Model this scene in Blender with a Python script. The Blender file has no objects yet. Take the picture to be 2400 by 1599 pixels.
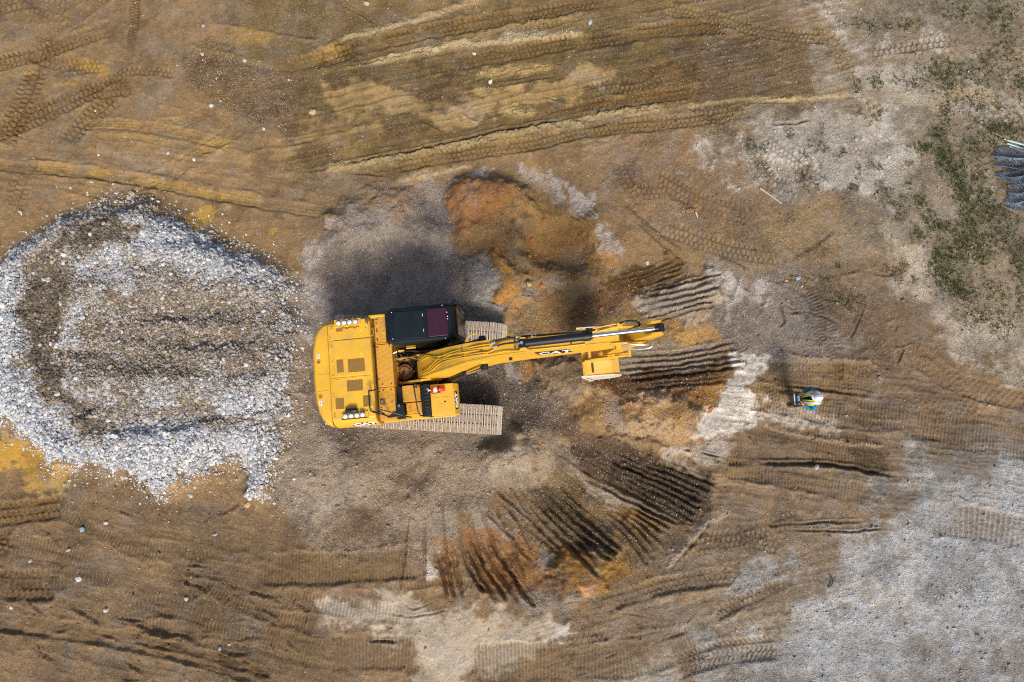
import bpy, bmesh, math, random
import numpy as np
from mathutils import Vector, Matrix, Euler

# ------------------------------------------------------------------ camera, sky, sun, exposure
sc = bpy.context.scene
COL = sc.collection
CAM_H = 19.0
TILT = math.radians(8.2)
FPX = 1596.0                     # focal length in pixels of a 2400 px wide frame
cam_data = bpy.data.cameras.new("camera")
cam = bpy.data.objects.new("camera", cam_data)
COL.objects.link(cam)
cam.location = (0, 0, CAM_H)
cam.rotation_euler = (TILT, 0, 0)
cam_data.sensor_width = 36.0
cam_data.lens = 36.0 * FPX / 2400.0
cam_data.clip_end = 2000.0
sc.camera = cam

SUN_EL, SUN_AZ = math.radians(47), math.radians(-76)      # azimuth of the sun measured from +X (south-south-east)
world = bpy.data.worlds.new("World"); sc.world = world
world.use_nodes = True
wn = world.node_tree
bg = wn.nodes["Background"]
sky = wn.nodes.new("ShaderNodeTexSky"); sky.sky_type = 'NISHITA'; sky.sun_disc = False
sky.sun_elevation = SUN_EL
sky.sun_rotation = math.pi/2 - SUN_AZ
sky.air_density = 1.0; sky.dust_density = 3.0
wn.links.new(sky.outputs[0], bg.inputs[0]); bg.inputs[1].default_value = 0.15
sun_data = bpy.data.lights.new("sun", 'SUN'); sun_data.energy = 3.1; sun_data.angle = math.radians(16.0)
sun_data.color = (1.0, 0.955, 0.88)
sun = bpy.data.objects.new("sun", sun_data); COL.objects.link(sun)
sdir = Vector((math.cos(SUN_AZ)*math.cos(SUN_EL), math.sin(SUN_AZ)*math.cos(SUN_EL), math.sin(SUN_EL)))
sun.rotation_euler = sdir.to_track_quat('Z', 'Y').to_euler()
sun.location = (0, 0, 30)
sc.view_settings.view_transform = 'Standard'
sc.view_settings.look = 'None'
sc.view_settings.exposure = 0.16
sc.cycles.use_denoising = False          # keeps the fine grit of the ground crisp
sc.cycles.filter_width = 1.1
sc.view_settings.gamma = 1.0

rnd = random.Random(7)
RNG = np.random.default_rng(11)

# ------------------------------------------------------------------ measuring: photo pixel -> point of the place at height z
def W(px, py, z=0.0):
    u = (px - 1200) / FPX; v = (799.5 - py) / FPX
    dy = v*math.cos(TILT) + math.sin(TILT); dz = v*math.sin(TILT) - math.cos(TILT)
    s = (CAM_H - z) / -dz
    return (u*s, dy*s)

def lin(c):
    return tuple(((x/255.0)/12.92 if x/255.0 <= 0.04045 else ((x/255.0+0.055)/1.055)**2.4) for x in c)

# ------------------------------------------------------------------ noise
_T = [np.random.default_rng(100+i).random((257, 257), dtype=np.float32) for i in range(6)]
for t in _T: t[256, :] = t[0, :]; t[:, 256] = t[:, 0]
def vn(x, y, k=0):
    t = _T[k % 6]
    xi = np.floor(x); yi = np.floor(y); fx = x - xi; fy = y - yi
    xi = xi.astype(np.int32) & 255; yi = yi.astype(np.int32) & 255
    fx = fx*fx*(3-2*fx); fy = fy*fy*(3-2*fy)
    a = t[xi, yi]; b = t[xi+1, yi]; c = t[xi, yi+1]; d = t[xi+1, yi+1]
    return (a + (b-a)*fx)*(1-fy) + (c + (d-c)*fx)*fy
def fbm(x, y, s, o=3, k=0):
    r = 0; a = 1.0; tot = 0
    for i in range(o):
        c, q = math.cos(i*1.3+.4), math.sin(i*1.3+.4)
        r = r + a*(vn((x*c-y*q)/s + 17.3*i, (x*q+y*c)/s + 9.1*i, k+i) - .5); tot += a
        a *= .55; s *= .5
    return r / tot * 2          # about -1..1
def sm(x, a, b):
    t = np.clip((x-a)/(b-a), 0, 1); return t*t*(3-2*t)

# ------------------------------------------------------------------ ground grid (one sheet out to the horizon, fine where the photo looks)
STEP = 0.024
def axis(lo, hi):
    core = np.arange(lo, hi, STEP)
    g = [];  d = STEP; p = 0
    while p < 400: d *= 1.18; p += d; g.append(p)
    g = np.array(g)
    return np.concatenate([lo - g[::-1], core, core[-1] + g]).astype(np.float32)
XS = axis(-16.2, 16.4); YS = axis(-7.4, 14.3)
X, Y = np.meshgrid(XS, YS, indexing='ij')
NX, NY = X.shape
Z = np.zeros_like(X); C3 = np.zeros((NX, NY, 3), np.float32)
GR = np.full_like(X, .35)        # how gravelly
WET = np.zeros_like(X)           # smooth damp mud
N1 = fbm(X, Y, 3.2, 4, 0); N2 = fbm(X, Y, 1.1, 3, 2); N3 = fbm(X, Y, .38, 3, 4); N4 = fbm(X, Y, .13, 2, 1); N5 = vn(X/.045, Y/.045, 3)-.5
# two warp fields to make every drawn edge ragged
WA = fbm(X, Y, .9, 4, 5); WB = fbm(X, Y, .35, 3, 3); WC = fbm(Y+7, X-3, .9, 4, 2); WD = fbm(Y+11, X+5, .3, 3, 1)
DITH = N4*.9+N5*.9

def box_slice(pts, m):
    a = np.array(pts)
    i0, i1 = np.searchsorted(XS, [a[:, 0].min()-m, a[:, 0].max()+m]); j0, j1 = np.searchsorted(YS, [a[:, 1].min()-m, a[:, 1].max()+m])
    return (slice(max(i0, 0), min(i1+1, NX)), slice(max(j0, 0), min(j1+1, NY)))

def smooth_path(pts, n=6):
    if len(pts) < 3: return pts
    P = [pts[0]] + list(pts) + [pts[-1]]; out = []
    for i in range(1, len(P)-2):
        p0, p1, p2, p3 = [np.array(P[i+j]) for j in (-1, 0, 1, 2)]
        for k in range(n):
            t = k/n
            out.append(tuple(.5*((2*p1)+(-p0+p2)*t+(2*p0-5*p1+4*p2-p3)*t*t+(-p0+3*p1-3*p2+p3)*t**3)))
    out.append(tuple(P[-2])); return out

def stroke(px, m):
    """signed side distance, run length and total length near a line given in ground pixels"""
    pts = smooth_path([W(*p) for p in px]); sl = box_slice(pts, m)
    x = X[sl]; y = Y[sl]; best = np.full(x.shape, 1e9, np.float32); d = best.copy(); s = np.zeros_like(x); run = 0.0
    for (ax, ay), (bx, by) in zip(pts[:-1], pts[1:]):
        L = math.hypot(bx-ax, by-ay)
        if L < 1e-6: continue
        tx, ty = (bx-ax)/L, (by-ay)/L
        t = (x-ax)*tx + (y-ay)*ty; tc = np.clip(t, 0, L)
        q = (x-ax-tx*tc)**2 + (y-ay-ty*tc)**2
        side = -(x-ax)*ty + (y-ay)*tx
        m_ = q < best
        best = np.where(m_, q, best); d = np.where(m_, np.sqrt(q)*np.sign(side+1e-9), d); s = np.where(m_, run+t, s); run += L
    return sl, d, s, run

def paint(sl, m, rgb, op=1.0):
    if rgb[0]-rgb[2] > 64 and rgb[0] > 120: rgb = (rgb[0]*.99, rgb[1]+.13*(rgb[0]-rgb[1]), rgb[2])
    m = np.clip(m*op, 0, 1)[..., None]; C3[sl] = C3[sl]*(1-m) + np.array(lin(rgb), np.float32)*m
def tint(sl, m, f):
    C3[sl] *= (1 + (np.array(f, np.float32)-1)*np.clip(m, 0, 1)[..., None])

def poly(px, soft=12, warp=25, fine=8, dith=3.2):
    pts = [W(*p) for p in px]; soft /= 84.; warp *= 2.2/84.; fine *= 2.4/84.
    sl = box_slice(pts, soft+warp+fine); x = X[sl] + WA[sl]*warp + WB[sl]*fine; y = Y[sl] + WC[sl]*warp + WD[sl]*fine
    ins = np.zeros(x.shape, bool); q = np.full(x.shape, 1e9, np.float32); n = len(pts)
    for i in range(n):
        ax, ay = pts[i]; bx, by = pts[(i+1) % n]
        c = ((ay > y) != (by > y))
        with np.errstate(divide='ignore', invalid='ignore'):
            xi = (bx-ax)*(y-ay)/((by-ay) if by != ay else 1e-9)+ax
        ins ^= c & (x < xi)
        L2 = (bx-ax)**2+(by-ay)**2+1e-12; t = np.clip(((x-ax)*(bx-ax)+(y-ay)*(by-ay))/L2, 0, 1)
        q = np.minimum(q, (x-ax-t*(bx-ax))**2+(y-ay-t*(by-ay))**2)
    d = np.sqrt(q)*np.where(ins, 1, -1)
    m = sm(d, -soft, soft)
    return sl, np.clip(m + DITH[sl]*dith*m*(1-m), 0, 1)

def blob(cx, cy, rx, ry, rot=0, soft=.5, warp=.25):
    x0, y0 = W(cx, cy); rx /= 84.; ry /= 84.; r = max(rx, ry)*(1+soft+warp)
    sl = box_slice([(x0, y0)], r); c, s_ = math.cos(math.radians(rot)), math.sin(math.radians(rot))
    dx = X[sl]-x0; dy = Y[sl]-y0
    q = np.sqrt(((dx*c+dy*s_)/rx)**2+((-dx*s_+dy*c)/ry)**2) + WA[sl]*warp*1.6+WB[sl]*warp*1.2
    m = 1-sm(q, 1-soft, 1+soft*.6)
    return sl, m
# ------------------------------------------------------------------ ground colours: kinds of soil (dry or wet; a few patches hold painted shade)
base = np.array(lin((138, 112, 78)), np.float32); C3[:] = base
ALL = (slice(0, NX), slice(0, NY))
TAN = (142, 116, 80); MUST = (168, 128, 70); BRN = (112, 86, 50); DBRN = (84, 62, 36); OLIVE = (104, 84, 44); GREY = (132, 118, 106); PGREY = (166, 156, 146)
CHALK = (205, 196, 182); BLUEG = (160, 160, 158); ORG = (148, 98, 52); DORG = (110, 68, 34); BEIGE = (152, 132, 108); SAND = (160, 124, 78); WHT = (222, 218, 212); PINKG = (140, 120, 104)

def P(px, rgb, op=1, soft=14, warp=28, gr=None, wet=None, fine=10, mod=None):
    sl, m = poly(px, soft, warp, fine)
    if mod is not None: m = m*mod(sl)
    paint(sl, m, rgb, op)
    if gr is not None: GR[sl] += (gr-GR[sl])*m
    if wet is not None: WET[sl] += (wet-WET[sl])*m
def B(cx, cy, rx, ry, rot, rgb, op=1, soft=.5, warp=.3, gr=None, wet=None, mod=None):
    sl, m = blob(cx, cy, rx, ry, rot, soft, warp)
    if mod is not None: m = m*mod(sl)
    paint(sl, m, rgb, op)
    if gr is not None: GR[sl] += (gr-GR[sl])*m
    if wet is not None: WET[sl] += (wet-WET[sl])*m
spot = lambda sl: sm(N3[sl]+.5*N4[sl], -.25, .35)
spot2 = lambda sl: sm(N2[sl]+.7*N3[sl]+.3*N4[sl], -.2, .4)
fleck = lambda sl: sm(N4[sl]+.8*N5[sl]+.4*N3[sl], 0.0, .5)

# broad zones
P([(-400, -300), (620, -300), (640, 120), (600, 420), (540, 520), (-400, 520)], TAN, .8, 40, 60, gr=.2)
P([(430, -300), (1500, -300), (1900, 100), (1900, 260), (1400, 300), (1000, 420), (680, 400), (640, 200)], (126, 98, 58), .85, 30, 40, gr=.45)
P([(420, 100), (640, 150), (740, 210), (700, 300), (600, 300), (480, 240)], (118, 94, 62), .8, 20, 30, gr=1)
P([(640, 170), (800, 120), (1100, 150), (1300, 110), (1900, 60), (1920, 260), (1400, 260), (1100, 340), (720, 400), (690, 300)], OLIVE, .75, 20, 30, gr=.4)
P([(760, 190), (960, 200), (1000, 240), (1180, 215), (1400, 165), (1460, 200), (1330, 245), (1060, 290), (930, 270), (800, 270)], SAND, .9, 14, 22, gr=.05, wet=.5)
P([(600, 330), (840, 270), (900, 280), (820, 330), (640, 360)], SAND, .7, 14, 18, gr=.1, wet=.4)
P([(760, 330), (860, 300), (900, 330), (800, 380)], SAND, .7, 14, 18, gr=.1, wet=.4)
P([(980, 170), (1180, 150), (1200, 210), (1030, 260)], (88, 66, 34), .8, 12, 25, gr=.6, mod=spot)
P([(700, 300), (1010, 280), (980, 340), (760, 400)], (92, 70, 36), .6, 14, 25, gr=.5, mod=spot)
P([(1600, 60), (1900, 60), (1960, 210), (1700, 240), (1500, 240)], (115, 89, 51), .8, 25, 40, gr=.6)
P([(1400, 300), (1700, 230), (1960, 260), (1900, 420), (2000, 560), (1900, 640), (1500, 560), (1420, 420)], (138, 112, 82), .85, 40, 60, gr=.6)
P([(1840, -300), (2800, -300), (2800, 900), (2350, 880), (2080, 700), (1900, 480), (1700, 300), (1900, 200)], (142, 126, 100), .9, 40, 60, gr=.7)
P([(1900, 10), (2200, 20), (2230, 110), (1990, 130)], PGREY, .75, 20, 40, gr=.8, mod=spot2)
P([(1960, 170), (2300, 150), (2420, 240), (2250, 320), (2000, 260)], PGREY, .8, 20, 40, gr=.8, mod=spot2)
P([(1760, 290), (2000, 240), (2200, 330), (2180, 480), (2050, 440), (1950, 420), (1850, 470), (1700, 400), (1620, 360)], (176, 166, 152), .9, 25, 45, gr=.9, mod=spot2)
P([(2000, 210), (2320, 200), (2340, 250), (2020, 262)], (178, 150, 112), .8, 14, 25, gr=.6)
P([(1930, 240), (1790, 270), (1900, 290)], (121, 95, 59), .8, 10, 15)
P([(2050, 480), (2150, 600), (2250, 700), (2420, 760), (2420, 860), (2300, 900), (2180, 830), (2120, 700), (1980, 600), (1880, 500)], (168, 156, 138), .7, 25, 45, gr=.9, mod=spot2)
P([(1630, 520), (2000, 420), (2120, 560), (2000, 700), (1700, 640)], (140, 110, 74), .8, 30, 50, gr=.6)
P([(1760, 420), (1980, 420), (2000, 480), (1850, 520)], (110, 86, 62), .6, 20, 40, mod=spot)
P([(1900, 640), (2080, 600), (2180, 760), (2240, 860), (2200, 960), (1960, 880), (1900, 760)], (124, 100, 72), .9, 30, 40, gr=.5)
# grey spoil right of the dig
P([(1680, 600), (1760, 640), (1900, 660), (1960, 760), (2000, 830), (1900, 860), (1700, 830), (1640, 740)], (132, 118, 106), .9, 16, 25, gr=.9)
# bottom side
P([(-400, 1130), (200, 1120), (700, 1180), (760, 1400), (900, 1800), (-400, 1800)], (124, 100, 68), .85, 30, 50, gr=.45)
P([(1500, 1300), (1760, 1190), (2050, 1190), (1960, 1400), (1900, 1800), (1300, 1800), (1300, 1480)], (132, 112, 88), .85, 30, 50, gr=.6)
P([(1990, 1170), (2200, 1080), (2420, 1060), (2900, 1200), (2900, 1900), (1600, 1900), (1700, 1620), (1640, 1520), (1800, 1400), (2000, 1280)], (158, 153, 144), .85, 60, 90, gr=.9)
P([(2080, 1250), (2420, 1280), (2900, 1300), (2900, 1900), (1680, 1900), (1790, 1620), (1960, 1540), (1860, 1440), (1990, 1340)], (172, 176, 176), .6, 60, 90, gr=1, mod=spot2)
P([(1800, 1300), (2420, 1150), (2420, 1650), (1880, 1650)], (126, 108, 84), .5, 30, 60, mod=lambda sl: sm(-N2[sl]-.6*N3[sl], .1, .6))
P([(1600, 1520), (1700, 1380), (1900, 1280), (2060, 1160), (2420, 1020), (2800, 1000), (2800, 1900), (1600, 1900)], (150, 140, 124), .45, 110, 110, mod=spot2)
P([(2170, 1085), (2330, 1075), (2330, 1130), (2180, 1140)], (120, 98, 70), .85, 12, 18, gr=.3)
P([(2050, 1140), (2190, 1150), (2180, 1200), (2070, 1180)], (118, 96, 70), .85, 12, 18, gr=.3)
P([(1700, 1000), (1900, 960), (2100, 940), (2420, 970), (2420, 1100), (2080, 1060), (2040, 1170), (1760, 1160)], (126, 104, 76), .85, 20, 30, gr=.5)
P([(760, 1400), (900, 1390), (1100, 1440), (1300, 1480), (1340, 1500), (1240, 1540), (1100, 1600), (980, 1700), (940, 1640), (990, 1560), (930, 1500), (880, 1440), (800, 1450)], (182, 166, 142), .95, 14, 22, gr=.25)
P([(750, 1405), (830, 1400), (830, 1470), (760, 1470)], (186, 172, 150), .8, 16, 18, gr=.2)
P([(1300, 1470), (1330, 1460), (1340, 1500), (1300, 1510)], (190, 182, 168), .8, 8, 10)
P([(1950, 1585), (2100, 1600), (2100, 1640), (1950, 1640)], (196, 184, 160), .9, 8, 14)
P([(1480, 1540), (1560, 1530), (1640, 1700), (1400, 1700)], (168, 156, 136), .8, 16, 20)
# round the machine: grey crushed stone
P([(720, 560), (800, 490), (900, 440), (1060, 430), (1120, 560), (1180, 700), (1200, 780), (1000, 800), (720, 820), (690, 700)], (138, 124, 113), .95, 12, 24, gr=1)
P([(715, 560), (760, 510), (800, 540), (780, 600), (730, 640)], PGREY, .8, 12, 20, gr=1, mod=spot2)
P([(880, 500), (1060, 540), (1080, 560), (1050, 620), (1000, 560), (880, 545)], (158, 146, 132), .7, 20, 20, gr=1)  # sunlit face of the pit wall, painted as paler stone
P([(690, 640), (740, 640), (760, 730), (720, 800), (690, 860)], (164, 154, 146), .8, 12, 18, gr=1, mod=spot2)
P([(670, 840), (740, 820), (760, 1000), (1000, 1010), (1260, 1000), (1400, 1100), (1300, 1160), (1080, 1180), (1060, 1290), (900, 1310), (700, 1280), (650, 1120)], (142, 124, 102), .95, 16, 26, gr=1)
P([(650, 950), (800, 1010), (860, 1200), (760, 1240), (650, 1160)], (156, 140, 120), .7, 25, 30, gr=1)
P([(1050, 860), (1250, 830), (1340, 960), (1330, 1020), (1240, 1010), (1180, 1030), (1170, 950)], (104, 92, 82), .95, 12, 18, gr=1)  # dark slope beside the machine: its shade put into the soil colour
P([(1120, 860), (1230, 850), (1270, 920), (1180, 890)], (158, 148, 138), .7, 14, 20, gr=1, mod=spot)
P([(1150, 1020), (1230, 1010), (1290, 1060), (1320, 1100), (1240, 1130), (1150, 1090)], (158, 138, 108), .8, 12, 18, gr=.9)
P([(1180, 560), (1200, 640), (1200, 720), (1240, 720), (1310, 680), (1280, 620)], (150, 136, 120), .8, 12, 20, gr=1)
P([(1080, 640), (1190, 640), (1180, 720), (1100, 730)], (134, 126, 120), .8, 14, 18, gr=1)
P([(930, 1180), (1040, 1060), (1010, 1060), (915, 1160)], (92, 76, 56), .6, 12, 14)
P([(760, 1220), (960, 1230), (960, 1290), (800, 1280)], (112, 88, 58), .5, 20, 24)
P([(740, 800), (1200, 780), (1260, 850), (1260, 1010), (740, 1010)], (112, 98, 86), .9, 14, 20, gr=1)
# orange clay north
P([(1060, 440), (1140, 425), (1240, 450), (1310, 515), (1400, 530), (1410, 580), (1340, 640), (1250, 640), (1210, 700), (1190, 740), (1170, 690), (1100, 590), (1060, 540)], (142, 103, 62), .95, 10, 20, gr=.7)
P([(1060, 445), (1150, 440), (1200, 480), (1190, 520), (1110, 540), (1060, 510)], (148, 91, 49), .85, 14, 22, gr=.5)
P([(1190, 520), (1290, 480), (1360, 510), (1340, 560), (1220, 560)], (167, 125, 76), .8, 16, 22, gr=.5)
P([(1230, 560), (1400, 525), (1380, 570), (1300, 640), (1240, 600)], (146, 100, 58), .7, 12, 18, gr=.8)
P([(1340, 640), (1400, 570), (1440, 590), (1440, 630), (1390, 650)], (169, 118, 71), .8, 12, 16, gr=.7)
P([(870, 460), (960, 440), (990, 480), (950, 510), (880, 500)], (150, 111, 82), .75, 20, 26, gr=.8)
P([(960, 475), (1060, 470), (1070, 530), (1000, 530)], (110, 100, 96), .8, 10, 14, gr=1)
P([(1090, 420), (1130, 405), (1150, 425), (1120, 440)], (196, 188, 184), .8, 10, 10, gr=1)
P([(1210, 390), (1280, 410), (1320, 440), (1300, 470), (1240, 440)], (182, 174, 168), .8, 12, 14, gr=1)
P([(1320, 450), (1400, 460), (1400, 520), (1350, 500)], (186, 178, 172), .8, 12, 14, gr=1)
P([(1400, 530), (1460, 590), (1460, 620), (1420, 590)], (190, 182, 174), .8, 12, 14, gr=1)
# dig area
P([(1170, 740), (1240, 700), (1420, 640), (1500, 700), (1650, 760), (1700, 800), (1700, 960), (1600, 1000), (1400, 1020), (1330, 960), (1270, 880), (1200, 840), (1170, 780)], (138, 104, 68), .95, 14, 24, gr=.9)
P([(1270, 850), (1360, 880), (1420, 900), (1380, 960), (1330, 960), (1290, 900)], (152, 128, 98), .9, 10, 14, gr=.8)
P([(1200, 790), (1290, 800), (1270, 880), (1220, 840)], (134, 97, 57), .85, 10, 14, gr=.8)
P([(1190, 620), (1240, 620), (1300, 650), (1290, 700), (1200, 740), (1170, 700)], (159, 117, 64), .75, 12, 18, gr=.5, mod=spot2)
P([(1270, 690), (1480, 670), (1500, 720), (1460, 760), (1330, 770), (1300, 740)], (122, 86, 52), .8, 14, 20, gr=.6)  # keeps part of the bucket's cast shadow in the soil colour
P([(1400, 660), (1450, 640), (1590, 600), (1600, 640), (1500, 680), (1480, 700), (1420, 690)], (82, 58, 24), .92, 6, 10, gr=.4)
P([(1480, 700), (1560, 680), (1680, 640), (1690, 720), (1600, 750), (1500, 740)], (164, 150, 132), .9, 8, 12, gr=1)
P([(1440, 690), (1500, 690), (1490, 730), (1440, 720)], (133, 96, 50), .85, 8, 12)
P([(1560, 760), (1680, 745), (1690, 790), (1580, 810)], (167, 123, 74), .9, 8, 12, gr=.7)
P([(1440, 830), (1700, 790), (1730, 850), (1690, 880), (1450, 890)], (138, 124, 106), .85, 8, 12, gr=1)
P([(1430, 880), (1560, 870), (1710, 860), (1700, 890), (1520, 900), (1440, 930), (1380, 920)], (76, 50, 24), .95, 8, 12, gr=.7)
P([(1330, 930), (1460, 930), (1700, 880), (1700, 940), (1640, 960), (1600, 1020), (1440, 1040), (1360, 990)], (161, 123, 80), .9, 10, 18, gr=.9)
P([(1560, 900), (1700, 880), (1690, 950), (1640, 950), (1580, 930)], (157, 103, 54), .8, 10, 12)
P([(1400, 950), (1560, 940), (1560, 1010), (1430, 1030)], (158, 138, 116), .6, 14, 20, gr=1)
P([(1270, 960), (1340, 950), (1360, 1020), (1300, 1020)], (121, 86, 55), .7, 12, 14)
# chalk white
P([(1700, 830), (1800, 830), (1770, 870), (1740, 900), (1790, 940), (1780, 990), (1690, 1030), (1620, 1030), (1590, 1010), (1680, 950), (1720, 890)], (214, 206, 194), .9, 10, 16, gr=.8)
P([(1680, 630), (1720, 640), (1730, 700), (1790, 660), (1800, 690), (1720, 760), (1700, 740)], (186, 178, 170), .6, 12, 14, gr=1, mod=spot2)
P([(1790, 960), (1960, 960), (1980, 1000), (1940, 1010), (1800, 990)], (190, 178, 160), .8, 10, 14, gr=.8)
P([(1560, 1040), (1700, 1030), (1710, 1070), (1680, 1100), (1560, 1060)], (188, 176, 162), .7, 12, 16, gr=.8)
# bottom fan
P([(1060, 1180), (1240, 1150), (1320, 1100), (1500, 1180), (1640, 1230), (1560, 1290), (1480, 1340), (1250, 1330), (1140, 1320)], (126, 102, 66), .9, 12, 18, gr=.8)
P([(1330, 1040), (1440, 1030), (1680, 1110), (1650, 1240), (1540, 1180), (1380, 1110)], (78, 60, 40), .92, 8, 12, gr=.8)
P([(1330, 1110), (1500, 1180), (1560, 1210), (1440, 1190)], (162, 146, 124), .85, 8, 10, gr=.9)
P([(1230, 1150), (1300, 1140), (1480, 1290), (1400, 1320)], (92, 76, 46), .9, 8, 10, gr=.8)
P([(1100, 1170), (1140, 1180), (1200, 1260), (1170, 1290), (1120, 1230)], (150, 138, 124), .8, 8, 10, gr=.9)
P([(1420, 1190), (1500, 1190), (1570, 1220), (1560, 1250), (1500, 1250)], (159, 110, 63), .85, 8, 12, gr=.7)
P([(1070, 1230), (1150, 1240), (1270, 1310), (1320, 1370), (1280, 1400), (1180, 1400), (1120, 1360)], (152, 98, 55), .92, 8, 12, gr=.6)
P([(1005, 1270), (1065, 1270), (1095, 1400), (1040, 1410)], (142, 96, 58), .85, 8, 10, gr=.7)
P([(1250, 1300), (1310, 1290), (1320, 1340), (1280, 1340)], (156, 146, 136), .7, 8, 10, gr=.9)
P([(1310, 1290), (1400, 1310), (1470, 1300), (1440, 1370), (1380, 1400), (1300, 1370)], (150, 100, 51), .92, 8, 12, gr=.5)
P([(1400, 1320), (1470, 1285), (1490, 1300), (1430, 1370), (1400, 1350)], (176, 128, 62), .7, 6, 10, mod=spot)
P([(1350, 1380), (1420, 1370), (1400, 1400), (1370, 1405)], (180, 116, 73), .85, 6, 8, mod=spot)
P([(1290, 1340), (1330, 1340), (1350, 1400), (1320, 1460), (1280, 1420)], (92, 74, 52), .8, 8, 12)
P([(1180, 1400), (1300, 1390), (1360, 1440), (1260, 1460), (1200, 1430)], (150, 138, 124), .7, 12, 16, gr=1)
P([(980, 1290), (1010, 1300), (1020, 1350), (990, 1340)], (188, 178, 168), .8, 8, 10, gr=1)
B(858, 1387, 16, 11, 0, (176, 108, 60), .9, .4, .3); B(1064, 1436, 5, 4, 0, (171, 108, 68), .9, .3, .2); B(1118, 1446, 9, 5, 20, (167, 111, 72), .8)
B(1176, 1468, 12, 6, 0, (174, 119, 80), .7); B(1630, 487, 12, 8, 0, (174, 119, 70), .9, .4); B(1642, 1030, 8, 5, 0, (180, 109, 69), .8)
B(1640, 1044, 26, 12, 0, (142, 108, 72), .5); B(1985, 1080, 8, 5, 0, (161, 105, 66), .8); B(1665, 1271, 7, 5, 0, (178, 119, 77), .8)
B(830, 1225, 70, 45, 20, (104, 76, 46), .5, gr=.8); B(1560, 640, 60, 30, 20, (142, 105, 72), .4)
for _ in range(46):        # crumbs of the orange clay thrown about the dig
    B(rnd.uniform(1130, 1720), rnd.uniform(420, 1420), rnd.uniform(4, 12), rnd.uniform(3, 8), rnd.uniform(0, 90), (163, 110, 68), .6, .5, .4)
P([(1205, 832), (1262, 832), (1262, 890), (1235, 885)], (150, 102, 50), .9, 8, 12, gr=.8)
P([(1258, 838), (1352, 838), (1372, 900), (1345, 948), (1300, 936), (1264, 885)], (142, 116, 84), .95, 7, 8, gr=.8)
P([(1100, 850), (1185, 846), (1220, 876), (1256, 906), (1298, 948), (1340, 990), (1330, 1020), (1240, 1010), (1180, 1030), (1100, 940)], (98, 84, 72), .9, 6, 10, gr=1)  # darker coat of the slope's painted shade, cut along the arc
P([(1120, 858), (1200, 850), (1235, 890), (1180, 880)], (166, 154, 142), .7, 12, 16, gr=1, mod=spot)
P([(1157, 560), (1200, 600), (1240, 640), (1245, 700), (1200, 745), (1165, 700)], (182, 116, 46), .9, 12, 20, gr=.7, mod=spot2)
P([(1097, 592), (1160, 600), (1172, 741), (1110, 735)], (152, 142, 132), .8, 10, 16, gr=1)
P([(1335, 690), (1460, 690), (1460, 755), (1340, 755)], (92, 64, 36), .75, 14, 20, gr=.7)  # more of the bucket's shadow, painted into the soil
P([(1430, 650), (1500, 655), (1490, 705), (1430, 710)], (96, 66, 28), .8, 10, 14, gr=.6)
P([(1436, 868), (1600, 878), (1700, 880), (1640, 925), (1500, 935), (1380, 930), (1360, 905)], (92, 60, 30), .85, 10, 14, gr=.8)
P([(1470, 940), (1600, 920), (1640, 1000), (1560, 1020), (1480, 990)], (176, 128, 84), .8, 12, 18, gr=1)
P([(1395, 960), (1470, 950), (1480, 1010), (1400, 1010)], (150, 130, 112), .8, 12, 16, gr=1)
P([(1125, 1010), (1180, 1000), (1250, 1060), (1240, 1110), (1150, 1110)], (160, 140, 112), .8, 10, 14, gr=1)
P([(1330, 985), (1440, 1040), (1420, 1070), (1320, 1030)], (96, 76, 54), .8, 8, 12, gr=1)
P([(1260, 400), (1400, 520), (1450, 620), (1340, 560), (1230, 450)], (150, 112, 68), .5, 20, 30, mod=spot2)
P([(1800, 290), (2020, 250), (2180, 340), (2160, 440), (2040, 420), (1950, 400), (1850, 440), (1720, 400)], (180, 170, 154), .6, 25, 35, gr=.9)
P([(1990, 180), (2290, 160), (2330, 230), (2020, 230)], (166, 154, 134), .5, 20, 35, gr=.8)
P([(2060, 500), (2160, 640), (2240, 740), (2400, 800), (2330, 870), (2200, 800), (2080, 640)], (172, 160, 142), .6, 20, 30, gr=.8)
for px, py, rx, ry, den in [(2215, 290, 14, 40, .8), (2195, 320, 24, 20, .9), (2170, 350, 26, 14, .9), (2210, 355, 26, 22, 1), (2235, 405, 22, 40, 1), (2252, 450, 20, 34, 1), (2270, 505, 26, 26, .8), (2330, 500, 40, 26, .7), (2190, 530, 28, 18, .7), (2260, 560, 46, 40, .9), (2230, 610, 40, 30, .9), (2230, 665, 46, 28, 1), (2350, 560, 44, 36, .8), (2390, 620, 26, 44, .7), (2320, 330, 60, 50, .5), (2360, 420, 40, 90, .8), (2230, 30, 80, 30, .4), (2230, 185, 80, 30, .5)]:
    B(px, py, rx*1.2, ry*1.2, 0, (84, 80, 46), .36*den, .6, .6, gr=.5)
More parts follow.
